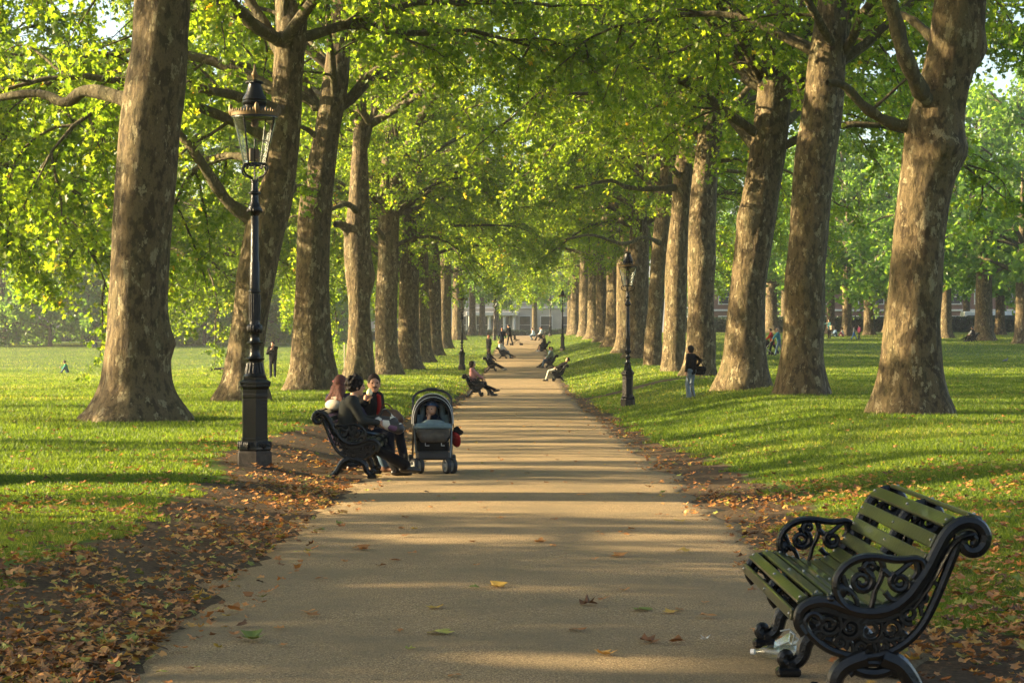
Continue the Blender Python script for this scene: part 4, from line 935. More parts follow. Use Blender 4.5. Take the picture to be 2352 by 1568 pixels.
def figure(label, loc, rz, sp, vox=.03, group=None):
    t = empty('person', loc, R(rz), label, 'person', group)
    s = sp.get('s', 1.0); fem = sp.get('fem', False); g = lambda k, d=None: sp.get(k, d)
    X, Y, Zv = np.eye(3)
    pel = np.array(g('pel', (0, 0, .93 * s)), float); lean = R(g('lean', 2)); side = R(g('side', 0)); tw = R(g('twist', 0))
    up = nrm((math.sin(lean), math.sin(side), math.cos(lean))); left = nrm(np.array((-math.sin(tw), math.cos(tw), 0)) - up * np.dot((-math.sin(tw), math.cos(tw), 0), up)); fw = np.cross(left, up)
    bend = g('bend', 0.0); chest = pel + up * .36 * s + fw * bend * .1; sh = pel + (up * (1 - bend) + fw * bend) * .49 * s; nb = sh + nrm(up + fw * bend) * .045 * s
    w = (.155 if fem else .18) * s; hw = .088 * s
    hy, hp = R(g('hyaw', 0)), R(g('hpitch', 0)); cy_, sy_ = math.cos(hy), math.sin(hy)
    hf = nrm(X * cy_ * math.cos(hp) + Y * sy_ * math.cos(hp) - Zv * math.sin(hp)); hl = nrm(np.cross(Zv, hf)); hu = np.cross(hf, hl)
    hc = nb + nrm(up * .6 + Zv * .5 + fw * bend) * .145 * s + hf * .025 * s; RM = np.stack([hf, hl, hu], 1); hs = s if s > .85 else s ** .6 * .95
    H = lambda a, b, c: hc + (hf * a + hl * b + hu * c) * hs
    body = [('c', pel - left * .06 * s, chest - left * .07 * s, .095 * s, .10 * s), ('c', pel + left * .06 * s, chest + left * .07 * s, .095 * s, .10 * s), ('c', chest, sh, .10 * s, .07 * s), ('c', sh - left * w * .85, sh + left * w * .85, .055 * s, .055 * s),
            ('c', nb - up * .03 * s, hc - hu * .03 * s, .052 * s, .048 * s)]
    arms = []; legs = []; ex = MB()
    for q, sg in (('L', 1), ('R', -1)):
        S0 = sh + left * w * sg; tgt = np.array(g('hand' + q, tuple(S0 + np.array((.05, .06 * sg, -.55 * s)))), float)
        E, Wt = ik(S0, tgt, .285 * s, .25 * s, np.array(g('elb' + q, (-.6, .5 * sg, -.5))))
        arms.append((S0, E, Wt)); fd = np.array(g('fing' + q)) if g('fing' + q) is not None else nrm(Wt - E)
        body += [('c', S0, E, .045 * s, .036 * s), ('c', E, Wt, .036 * s, .026 * s), ('c', Wt, Wt + nrm(fd) * .07 * s, .026 * s, .032 * s)]
        hand_geo(ex, Wt, fd, g('palm' + q, (0, -sg, -.15)), g('curl' + q, .55), s, sg, 6 if vox < .02 else 4)
        Hp = pel + left * hw * sg; A = np.array(g('foot' + q, (0.0, .10 * sg * s, .085 * s)), float)
        K, A = ik(Hp, A, .43 * s, .42 * s, np.array(g('knee' + q, (1, .12 * sg, .25)))); legs.append((Hp, K, A, np.array(g('toe' + q, (1, .15 * sg, -.02)), float)))
        body += [('c', Hp, K, .075 * s, .048 * s), ('c', K, A, .048 * s, .034 * s)]
    nl = len(body)
    body += [('e', hc, (.094 * hs, .074 * hs, .112 * hs), RM), ('e', H(.022, 0, -.062), (.062 * hs, .054 * hs, .055 * hs), RM)]
    if vox < .02:
        body += [('c', H(.088, 0, .012), H(.108, 0, -.028), .010 * hs, .015 * hs, .012), ('c', H(.082, -.03, .028), H(.082, .03, .028), .012 * hs, .012 * hs, .015), ('e', H(.072, 0, -.098), (.022 * hs, .026 * hs, .018 * hs), RM),
                 ('e', H(-.005, .076, -.015), (.020 * hs, .010 * hs, .032 * hs), RM), ('e', H(-.005, -.076, -.015), (.020 * hs, .010 * hs, .032 * hs), RM), ('x', H(.098, .032, .006), (.018 * hs, .016 * hs, .012 * hs), RM), ('x', H(.098, -.032, .006), (.018 * hs, .016 * hs, .012 * hs), RM)]
    bo = blob('body', body, vox * .9, g('skin', SKIN), t, .022, ex)
    if vox < .02:
        for b in (1, -1):
            m = MB(); m.ell(H(.083, .031 * b, .006), (.010 * hs, .013 * hs, .008 * hs), 10, 6, RM); m.build('eye', M_eye, t)
        m = MB(); m.ell(H(.088, 0, -.058), (.010 * hs, .024 * hs, .008 * hs), 10, 6, RM); m.build('lips', M_lip, t)
    # clothes
    k = 1 if not g('bulky') else 1.18
    top = [('c', pel - left * .055 * s - up * .02, chest - left * .075 * s, .115 * s * k, .122 * s * k), ('c', pel + left * .055 * s - up * .02, chest + left * .075 * s, .115 * s * k, .122 * s * k), ('c', chest, sh - up * .01, .118 * s, .085 * s), ('c', sh - left * w * .8 - up * .015 * s, sh + left * w * .8 - up * .015 * s, .072 * s * k, .072 * s * k)]
    if fem: top += [('e', chest + fw * .085 * s + left * .055 * s + up * .02, (.065 * s, .06 * s, .065 * s)), ('e', chest + fw * .085 * s - left * .055 * s + up * .02, (.065 * s, .06 * s, .065 * s))]
    if g('collar'): top += [('c', nb - up * .02 * s, nb + up * .045 * s, .072 * s, .066 * s)]
    slv = g('sleeve', 1.0)
    for S0, E, Wt in arms:
        top.append(('c', S0, S0 + (E - S0) * (1 if slv > .5 else .75), .064 * s * k, .052 * s * k))
        if slv > .5: top.append(('c', E, Wt - nrm(Wt - E) * .012, .052 * s * k, .040 * s * k))
    if g('long'): top += [('c', pel, pel - Zv * g('long') * s, .135 * s, .15 * s)]
    blob('jacket' if g('bulky') or g('collar') else 'top', top, vox, g('top'), t, .035)
    tr = [('c', legs[0][0], legs[1][0], .112 * s, .112 * s)]
    for Hp, K, A, T in legs: tr += [('c', Hp, K, .096 * s, .066 * s), ('c', K, A + (K - A) * .05, .066 * s, (.056 if not g('flare') else .075) * s)]
    if not g('bare'): blob('trousers', tr, vox, g('legs'), t, .03)
    else: blob('shorts', [tr[0]] + [('c', Hp, Hp + (K - Hp) * .9, .098 * s, .085 * s) for Hp, K, A, T in legs], vox, g('legs'), t, .03)
    for Hp, K, A, T in legs:
        T = nrm(T); sole = A - np.array((0, 0, .045 * s)); sh_ = [('c', sole - T * .05 * s, sole + T * .11 * s, .040 * s, .038 * s), ('c', sole + T * .11 * s, sole + T * .165 * s - Zv * .006 * s, .038 * s, .028 * s), ('c', A + (K - A) * g('boot', .02), sole, .046 * s, .042 * s)]
        blob('boot' if g('boot') else 'shoe', sh_, min(vox, .02), g('shoe', M_shoe), t, .02)
    # hair
    hk = g('hair', 'short'); hm = HAIR[g('hcol', 'black')]
    if hk:
        big = {'short': 1.04, 'bob': 1.14, 'curly': 1.12, 'long': 1.12}[hk]
        hr = [('e', H(-.016, 0, .020), (.100 * hs * big, .082 * hs * big, .108 * hs * big), RM)]
        rg = np.random.default_rng(int(abs(loc[0] * 100 + loc[1] * 10)))
        if hk in ('curly',): hr += [('e', H(*(np.array((-.03, 0, .03)) + nrm(rg.normal(0, 1, 3) * (1, 1, .9)) * (.105, .090, .105))), (.027 * hs,) * 3) for _ in range(46)]
        if hk == 'bob': hr += [('c', H(-.04, .055, .02), H(-.02, .068, -.085), .045 * hs, .034 * hs), ('c', H(-.04, -.055, .02), H(-.02, -.068, -.085), .045 * hs, .034 * hs), ('e', H(-.055, 0, -.05), (.055 * hs, .075 * hs, .08 * hs), RM)]
        if hk == 'long':
            hr += [('c', H(-.05, .035 * b, .0), H(-.105, .070 * b, -.16), .058 * hs, .046 * hs) for b in (-1, 0, 1)]
            hr += [('c', H(-.09 - .03 * rg.random(), .08 * (rg.random() - .5) * 2, -.04), H(-.15 - .03 * rg.random(), .15 * (rg.random() - .5) * 2, -.20 - .05 * rg.random()), .024, .010, .012) for _ in range(22)]
        hr += [('x', H(.090, 0, -.035), (.075 * hs, .080 * hs, .102 * hs), RM)]
        if hk == 'short': hr += [('x', H(.0, 0, -.11), (.16 * hs, .16 * hs, .075 * hs), RM)]
        blob('hair', hr, min(vox, .02) if vox < .02 else .02, hm, t, .008)
    if g('hat'):
        m = MB(); m.lathe([(.001, .115 * hs), (.06 * hs, .11 * hs), (.09 * hs, .085 * hs), (.102 * hs, .04 * hs), (.104 * hs, .015 * hs), (.098 * hs, .015 * hs)], 18, H(-.006, 0, .02), hu); m.ell(H(.10, 0, .045), (.055 * hs, .065 * hs, .008 * hs), 12, 5, RM); m.build('cap', g('hat'), t)
    t['_k'] = 1; del t['_k']
    return t, dict(hc=hc, arms=arms, legs=legs, H=H, RM=RM, chest=chest, sh=sh, fw=fw, left=left, up=up, nb=nb, pel=pel)

def on_path(px, Z, dz=0): X = (px - VX) * Z / F; return (X, Z, float(np.interp(Z, YS, PP)) + .02 + dz)
def on_lawn(px, Z, dz=0): X = (px - VX) * Z / F; return (X, Z, float(gz(X, Z)) + dz)
def seat_sp(**k):
    d = dict(pel=(.02, 0, .52), lean=-8, footL=(.62, .12, .085), footR=(.60, -.12, .085), handL=(.34, .10, .60), handR=(.34, -.10, .60), curlL=.5, curlR=.5, palmL=(0, 0, -1), palmR=(0, 0, -1)); d.update(k); return d
C_black = cloth('black', (.0045, .0045, .005)); C_char = cloth('charcoal', (.022, .024, .022)); C_navy = cloth('navy', (.008, .011, .022)); C_jean = cloth('denim', (.065, .105, .155)); C_pink = cloth('pink', (.42, .20, .19)); C_white = cloth('white', (.62, .60, .58)); C_cream = cloth('cream_wool', (.50, .43, .33)); C_grey = cloth('grey', (.20, .21, .20)); C_khaki = cloth('khaki', (.26, .24, .17)); C_olive = cloth('grey_green', (.13, .16, .10)); C_red = cloth('red', (.26, .018, .014)); C_teal = cloth('teal', (.03, .15, .19)); C_green = cloth('green', (.02, .22, .10)); C_purple = cloth('dark_purple', (.022, .016, .040)); C_brown = plain('brown_leather', (.11, .055, .035), .45, 0, .4); C_lblue = cloth('light_blue', (.30, .42, .55)); C_stone = cloth('stone', (.38, .36, .29)); C_hot = cloth('rose', (.55, .10, .16))
bz = float(np.interp(25, YS, PP)) + .015
bx_, by_ = -2.08, 25.1
V1 = .0125
# the woman in the dark grey jumper, nearest on the family's bench
t, J = figure('person with short dark curly hair in charcoal jumper on the family bench', (bx_, by_ - .52, bz), 2,
    seat_sp(pel=(-.03, 0, .51), lean=4, bend=.10, hyaw=14, hpitch=6, hair='curly', hcol='black', top=C_char, legs=C_black, footL=(.60, .10, .085), footR=(.80, -.06, .085), toeR=(1, -.05, -.05), handR=(.36, -.02, .66), handL=(.38, .16, .70), palmR=(0, .6, -.6), curlR=.8, elbR=(-.4, -.6, -.6), flare=1, skin=SKIN, s=.97), V1)
# the red haired woman, turned towards the man
t, J = figure('person with long red hair in navy jacket with cream wool hood on the family bench', (bx_ - .08, by_ + .02, bz), 58,
    seat_sp(pel=(-.05, .04, .49), lean=-2, fem=True, hyaw=6, hair='long', hcol='red', top=C_purple, legs=C_jean, bulky=1, footL=(.40, .22, .085), footR=(.42, -.30, .085), kneeR=(1, -.6, .3), toeR=(.3, -1, 0), handL=(.36, .1, .62), handR=(.36, -.1, .62), boot=.42, shoe=C_brown, s=.92), V1)
m = MB(); nb = J['nb']
ringp = [nb + J['fw'] * (.085 * math.cos(a) - .015) + J['left'] * .105 * math.sin(a) + J['up'] * (-.005 - .035 * math.cos(a)) for a in np.linspace(0, 2 * np.pi, 25)]
m.tube([q - J['up'] * .06 for q in ringp], .042, 10, cap=False); m.ell(nb - J['fw'] * .135 - J['up'] * .115, (.085, .125, .075)); m.build('hood', C_cream, t)
m = MB(); m.ell(J['H'](-.09, .055, .045), (.018, .028, .018)); m.build('hair_slide', plain('pink_plastic', (.55, .16, .15), .35), t)
# the man with the ice cream
t, J = figure('person in black jacket and red shirt facing the camera on the family bench', (bx_ + .05, by_ + .62, bz), -22,
    seat_sp(pel=(.06, 0, .50), lean=10, bend=.06, hyaw=-58, hpitch=2, hair='short', hcol='brown', top=C_black, legs=C_navy, bulky=1, collar=1, footL=(.55, .2, .085), footR=(.50, -.12, .085), handR=(.20, -.26, .885), palmR=(.3, 1, 0), fingR=(.2, .1, 1), curlR=1.0, handL=(.42, .06, .66), skin=SKIN_D, s=.98), V1)
c = J['chest'] + J['fw'] * .145 + J['up'] * .06
mm = MB(); mm.tube([c - J['up'] * .16, c - J['up'] * .05, c + J['up'] * .07 - J['fw'] * .03, J['nb'] + J['fw'] * .045], [.02, .032, .034, .03], 10, flat=(1, 1)); mm.build('shirt', C_red, t)
mm = MB(); mm.tube([J['H'](.092, -.03, -.048), J['H'](.10, 0, -.040), J['H'](.092, .03, -.048)], .006, 6); mm.build('moustache', HAIR['brown'], t)
wr = J['arms'][1][2]; fwd = np.array((.2, .1, 1)); ic = np.array(wr) + nrm(fwd) * .085 + np.array((.02, .045, 0))
ca, sa = math.cos(R(-22)), math.sin(R(-22)); icw = (bx_ + .05 + ca * ic[0] - sa * ic[1], by_ + .62 + sa * ic[0] + ca * ic[1], bz + ic[2])
e = empty('ice_cream', icw, 0, 'pale ice cream cone held by the man on the bench', 'ice cream')
m = MB(); m.lathe([(.006, -.10), (.026, .0), (.028, .012), (.022, .012)], 14); m.build('cone', plain('wafer', (.45, .27, .10), .7, 0, .3, .2, 60, .4, 80), e)
m = MB(); m.lathe([(.027, .008), (.040, .025), (.040, .045), (.028, .07), (.018, .085), (.006, .10)], 16); m.build('scoop', plain('ice_cream_cream', (.78, .70, .42), .45), e)
# bags on laps
def bag(name, label, loc, rz, prims, mat, extra=None, cat='bag', vox=.015):
    e = empty(name, loc, R(rz), label, cat); blob('bag_body', prims, vox, mat, e, .03)
    if extra:
        for nm, pts, r, mt in extra: q = MB(); q.tube(spline(pts, 14), r, 7); q.build(nm, mt, e)
    return e
mp_, mt_, mb_, mo_ = nodes('patterned_bag'); vv = tex(mt_, 'ShaderNodeTexVoronoi', 9); mt_.links.new(ramp(mt_, vv.outputs['Color'], [(.0, (.6, .57, .5)), (.42, (.62, .58, .5)), (.46, (.02, .018, .02)), (.72, (.03, .025, .03)), (.76, (.11, .05, .12))], 'CONSTANT').outputs[0], mb_.inputs['Base Color'])
bag('handbag', 'black white and purple patterned bag on the lap of the person in charcoal', (bx_ + .46, by_ - .46, bz + .62), -20, [('c', (-.10, 0, .05), (.16, 0, -.03), .065, .075), ('c', (-.06, 0, .08), (.1, 0, .06), .04, .05)], mp_, [('strap', [(-.1, 0, .08), (-.02, 0, .2), (.1, 0, .1)], .010, mp_)])
bag('shoulder_bag', 'brown leather bag on the knees of the man in the black jacket', (bx_ + .42, by_ + .52, bz + .68), -30, [('c', (-.12, 0, 0), (.14, 0, -.02), .09, .085), ('c', (-.1, 0, .06), (.1, 0, .05), .06, .06)], C_brown, [('strap', [(-.14, 0, .05), (-.05, .02, .18), (.12, 0, .06)], .011, C_brown)])

# ---- further benches with people, both sides of the path
put_bench(-1.68, 75.5, 0, 'bench with scrolled iron ends under the person in the pink jumper')
put_bench(-1.62, 117, 0, 'bench with the person in dark clothes stretching out their legs')
put_bench(-1.15, 143, 0, 'bench with the person in a pale shirt leaning back')
put_bench(2.02, 97, 180, 'bench under the bent over person in the black jacket')
put_bench(2.08, 125, 180, 'bench under the person in the grey green shirt')
put_bench(2.15, 158, 180, 'bench under the person in black with a suitcase')
put_bench(2.35, 196, 180, 'most distant bench on the right of the path')
def seat_at(x, y): return (x, y, float(np.interp(y, YS, PP)) + .015)
V2 = .02; V3 = .028
figure('person in pale pink jumper sitting on the second bench from the camera on the left', seat_at(-1.68, 75.0), -4, seat_sp(lean=-8, fem=True, hyaw=8, hair='bob', hcol='brown', top=C_pink, legs=C_black, footL=(.70, .10, .085), footR=(.98, -.06, .20), kneeR=(1, -.1, .6), toeR=(1, 0, .2), handL=(.38, .08, .66), handR=(.36, -.06, .68)), .019)
figure('grey haired person half hidden behind the person in pink', seat_at(-1.70, 76.0), 4, seat_sp(lean=-4, hyaw=30, hair='short', hcol='grey', top=C_navy, legs=C_char, footL=(.60, .1, .085), footR=(.74, -.1, .085)), V3)
figure('person in dark clothes sitting with outstretched legs on the third left bench', seat_at(-1.62, 116.8), 0, seat_sp(lean=-10, hyaw=4, hair='bob', hcol='brown', top=C_navy, legs=C_black, footL=(.82, .08, .085), footR=(.98, -.06, .10), handL=(.34, .06, .64), handR=(.34, -.06, .64), shoe=C_grey), V3)
figure('person in pale shirt leaning far back on the fourth left bench', seat_at(-1.15, 142.7), 0, seat_sp(lean=-22, hyaw=10, hair='short', hcol='blond', top=C_white, legs=C_char, footL=(.98, .08, .11), footR=(1.02, -.06, .12), handL=(.28, .06, .66), handR=(.3, -.06, .66), shoe=C_brown), V3)
figure('brown haired person behind the one in the pale shirt', seat_at(-1.15, 143.6), 0, seat_sp(lean=-8, hyaw=30, hair='bob', hcol='brown', top=C_stone, legs=C_jean), V3)
figure('person in black jacket and grey trousers bent right over on the bench', seat_at(1.98, 96.8), 176, seat_sp(pel=(.06, 0, .56), lean=-52, hyaw=40, hpitch=-25, hair='short', hcol='black', top=C_black, legs=C_stone, bulky=1, footL=(.62, .14, .085), footR=(.60, -.10, .085), handL=(.22, .12, .60), handR=(.26, -.10, .62)), V3)
figure('person in grey green shirt seated on the right bench looking towards the camera', seat_at(2.08, 124.6), 182, seat_sp(lean=-4, hyaw=50, hair='short', hcol='brown', top=C_olive, legs=C_jean, footL=(.55, .1, .085), footR=(.60, -.1, .085)), V3)
figure('person in black trousers beside the one in the grey green shirt', seat_at(2.06, 125.4), 178, seat_sp(lean=4, hyaw=10, hair='short', hcol='black', top=C_lblue, legs=C_black, footL=(.72, .08, .085), footR=(.80, -.06, .085)), V3)
figure('person in black jacket with bare knees on the right bench beside a suitcase', seat_at(2.15, 157.6), 178, seat_sp(lean=8, fem=True, hyaw=20, hpitch=20, hair='bob', hcol='blond', top=C_black, legs=C_black, bare=1, footL=(.50, .1, .085), footR=(.56, -.1, .085), shoe=C_white), V3)
figure('dark haired person next to the one in black with bare knees', seat_at(2.15, 158.4), 182, seat_sp(lean=6, hyaw=10, hair='short', hcol='black', top=C_black, legs=C_black), V3)
figure('person in white shirt and black waistcoat on the most distant bench', seat_at(2.30, 195.6), 180, seat_sp(lean=6, hyaw=30, hair='short', hcol='black', top=C_white, legs=C_black), V3)
figure('second person in white and black on the most distant bench', seat_at(2.35, 196.4), 180, seat_sp(lean=0, hyaw=70, hair='short', hcol='brown', top=C_white, legs=C_khaki), V3)
figure('person in light blue crouching on the path edge by the most distant bench', on_path(1228, 197), 180, dict(pel=(0, 0, .45), lean=20, footL=(.2, .1, .085), footR=(.25, -.1, .085), hair='short', hcol='brown', top=C_lblue, legs=C_jean, handL=(.4, .1, .5), handR=(.4, -.1, .5)), V3)
e = empty('suitcase', on_path(1244, 158), R(20), 'small dark suitcase standing in front of the person with bare knees', 'suitcase'); m = MB(); m.box((0, 0, .27), (.24, .40, .5), bev=.04); m.build('case', C_char, e); m = MB(); m.tube([(0, -.08, .52), (0, -.08, .58), (0, .08, .58), (0, .08, .52)], .012, 6); m.build('handle', M_iron, e)
# standing and walking on the path
figure('person in black coat standing on the left edge of the path looking down', on_path(1122, 142), 60, dict(fem=True, hyaw=-20, hpitch=20, hair='bob', hcol='ginger', top=C_black, legs=C_black, long=.22, handL=(.28, .06, 1.0), handR=(.28, -.06, 1.02), s=.98), V3)
figure('person in navy suit walking away up the path', on_path(1153, 161), 92, dict(hair='short', hcol='ginger', top=C_navy, legs=C_navy, footL=(.22, .09, .085), footR=(-.22, -.09, .11), handL=(-.02, .34, .78), handR=(.05, -.36, .8), s=1.04, long=.05), V3)
figure('tall person in dark clothes pushing a far pushchair', on_path(1171, 176), 150, dict(hair='short', hcol='black', top=C_black, legs=C_black, footL=(.2, .09, .085), footR=(-.25, -.09, .1), handL=(.4, .15, 1.0), handR=(.4, -.15, 1.0), s=1.06, lean=10), V3)
e = empty('pushchair', on_path(1186, 176), R(20), 'dark folded pushchair pushed up the far end of the path', 'pushchair'); m = MB()
for y in (-.2, .2): m.tube([(.45, y, .1), (-.1, y, .6), (-.5, y, 1.0)], .018, 6); m.tube([(-.45, y, .1), (.1, y, .5)], .018, 6)
m.tube([(-.5, -.2, 1.0), (-.5, .2, 1.0)], .018, 6); m.build('frame', M_iron, e)
m = MB(); m.box((.0, 0, .5), (.5, .36, .06), frame((.6, 0, -.5))[0] is None or None); m.box((-.15, 0, .72), (.06, .36, .45)); m.build('seat', C_black, e)
for x in (.45, -.45):
    for y in (-.22, .22): m = MB(); m.lathe([(.02, -.02), (.09, -.02), (.1, 0), (.09, .02), (.02, .02)], 14, (x, y, .1), (0, 1, 0)); m.build('wheel', M_iron, e)
# on the right lawn
t, J = figure('person in black top and pale jeans with a shoulder bag watching from the right verge', on_lawn(1588, 60), 138, dict(fem=True, hyaw=18, hpitch=0, hair='bob', hcol='black', top=C_black, legs=cloth('pale_denim', (.15, .19, .23)), flare=1, footL=(.02, .11, .085), footR=(.03, -.12, .085), handL=(.02, .26, .72), handR=(-.05, -.2, .98), elbR=(-1, -.3, -.3), s=.93), .0165)
ca, sa = math.cos(R(138)), math.sin(R(138)); b = np.array((-.16, -.20, .93)); lo = on_lawn(1588, 60)
bag('shoulder_bag', 'large black bag hanging from the shoulder of the person in pale jeans', (lo[0] + ca * b[0] - sa * b[1], lo[1] + sa * b[0] + ca * b[1], lo[2] + b[2]), 138, [('c', (-.14, 0, -.02), (.14, 0, -.02), .09, .09), ('c', (-.12, 0, -.12), (.12, 0, -.12), .075, .075)], C_black, [('strap', [(-.14, 0, .05), (.03, .06, .37), (.14, 0, .05)], .014, C_black)])
figure('person in red jacket pushing the pushchair on the right lawn', on_lawn(1774, 127), 185, dict(fem=True, hair='short', hcol='brown', top=C_red, legs=C_navy, lean=10, hpitch=14, footL=(.22, .08, .085), footR=(-.42, -.08, .12), handL=(.42, .1, 1.02), handR=(.42, -.12, 1.02), flare=1, long=.12), V3)
figure('person in teal top with a dark bag walking beside the pushchair', on_lawn(1789, 126.4), 182, dict(fem=True, hair='short', hcol='blond', top=C_teal, legs=C_jean, lean=8, hpitch=10, footL=(.25, .08, .085), footR=(-.3, -.08, .12), handL=(.42, .1, 1.0), handR=(.46, .1, 1.04), s=1.02), V3)
e = empty('pushchair', on_lawn(1760, 127), R(180), 'black and silver pushchair on the right lawn between the trunks', 'pushchair'); m = MB()
for y in (-.2, .2): m.tube([(.35, y, .12), (-.1, y, .65), (-.42, y, 1.05)], .018, 6); m.tube([(-.35, y, .12), (.1, y, .55)], .018, 6)
m.tube([(-.42, -.2, 1.05), (-.42, .2, 1.05)], .02, 6); m.build('frame', M_bolt, e); m = MB(); m.ell((0.05, 0, .78), (.28, .2, .24)); m.build('hood', C_black, e); m = MB(); m.box((.05, 0, .55), (.4, .36, .12), bev=.04); m.build('seat', C_black, e)
for x in (.35, -.35):
    for y in (-.22, .22): m = MB(); m.lathe([(.02, -.02), (.1, -.02), (.12, 0), (.1, .02), (.02, .02)], 14, (x, y, .12), (0, 1, 0)); m.build('wheel', M_iron, e)
lo = on_lawn(1905, 188)
figure('person in dark teal shirt standing on the far right lawn holding a box', lo, 215, dict(hair='short', hcol='black', top=cloth('dark_teal', (.02, .07, .075)), legs=C_black, handL=(.30, .14, 1.05), handR=(.22, -.12, 1.42), elbR=(.2, -1, -.2), s=1.04), V3)
e = empty('carton', (lo[0] + .20, lo[1] - .34, lo[2] + 1.02), R(30), 'brown carton carried by the person in the dark teal shirt', 'box'); m = MB(); m.box((0, 0, 0), (.36, .28, .36), bev=.01); m.build('carton_box', cloth('cardboard', (.36, .25, .15)), e); m = MB(); m.tube([(-.08, 0, .18), (-.07, 0, .28), (.07, 0, .28), (.08, 0, .18)], .01, 6); m.build('handle', C_khaki, e)
sitg = dict(pel=(0, 0, .12), lean=8, footL=(.42, .2, .08), footR=(.40, -.15, .08), kneeL=(.2, .6, 1), kneeR=(.2, -.6, 1), handL=(.38, .12, .3), handR=(.38, -.1, .32), hair='short', hcol='black')
figure('person in pale blue sitting on the grass behind the one with the box', on_lawn(1920, 200), 200, dict(sitg, top=C_lblue, legs=C_jean), V3)
figure('person in white sitting on the grass at the right of the pair', on_lawn(1936, 200), 170, dict(sitg, top=C_white, legs=C_hot, hair='bob'), V3)
figure('child in grey jacket and blue trousers running on the far right lawn', on_lawn(1961, 182), 0, dict(s=.74, hair='short', hcol='black', top=C_grey, legs=cloth('blue', (.04, .13, .32)), footL=(.28, .06, .07), footR=(-.25, -.06, .09), handL=(.25, .12, .72), handR=(.3, -.12, .76), pel=(0, 0, .66)), V3)
figure('child in pink top on the far right lawn beside the child in grey', on_lawn(1974, 181), 200, dict(s=.78, fem=True, hair='bob', hcol='black', top=C_hot, legs=C_navy, footL=(.14, .07, .07), footR=(-.12, -.07, .08), handR=(.25, .05, .82)), V3)
put_b = dup(bench0, None, on_lawn(2234, 172), R(180), 'far bench on the right lawn beside the dark trunked tree')
lo = on_lawn(2234, 172)
figure('person in black and white hat lounging on the far right bench', (lo[0], lo[1] + .1, lo[2] + .02), 180, seat_sp(lean=-6, hyaw=10, hair='short', hcol='grey', top=C_white, legs=C_black, hat=C_stone, footL=(.9, .1, .25), footR=(.6, -.1, .085)), V3)
figure('person in black seated at the end of the far right bench', (lo[0], lo[1] - .6, lo[2] + .02), 180, seat_sp(lean=14, hair='short', hcol='black', top=C_black, legs=C_black), V3)
# on the left lawn
figure('person in green jacket sitting on the left lawn looking down at their hands', on_lawn(155, 140), 195, dict(sitg, top=C_green, legs=C_jean, lean=16, hpitch=25, hcol='brown', hat=C_brown, handL=(.45, .06, .42), handR=(.45, -.02, .42)), V3)
figure('person in dark suit on the phone standing on the left lawn', on_lawn(627, 95), 262, dict(hair='short', hcol='brown', top=C_black, legs=C_navy, handL=(.10, .09, 1.50), elbL=(.8, .3, -1), fingL=(-.2, -.2, 1), handR=(.20, -.05, 1.32), elbR=(.3, -.4, -1), fingR=(.1, .3, 1), long=.1, bulky=1, s=1.0, hpitch=8), .02)
figure('person lying on their back on the left lawn behind the forked trunk', on_lawn(516, 130), 180, dict(pel=(.0, 0, .14), lean=-80, footL=(.85, .1, .10), footR=(.85, -.1, .12), handL=(.1, .25, .12), handR=(.1, -.25, .12), hair='short', hcol='brown', top=C_navy, legs=C_char, toeL=(.2, 0, 1), toeR=(.2, 0, 1), hpitch=-60), V3)
figure('person in rose top sitting at the far edge of the left lawn', on_lawn(214, 235), 200, dict(sitg, top=C_hot, legs=C_stone), V3)
figure('dark haired person sitting beside the one in rose on the far left lawn', on_lawn(222, 235), 190, dict(sitg, top=C_char, legs=C_jean), V3)
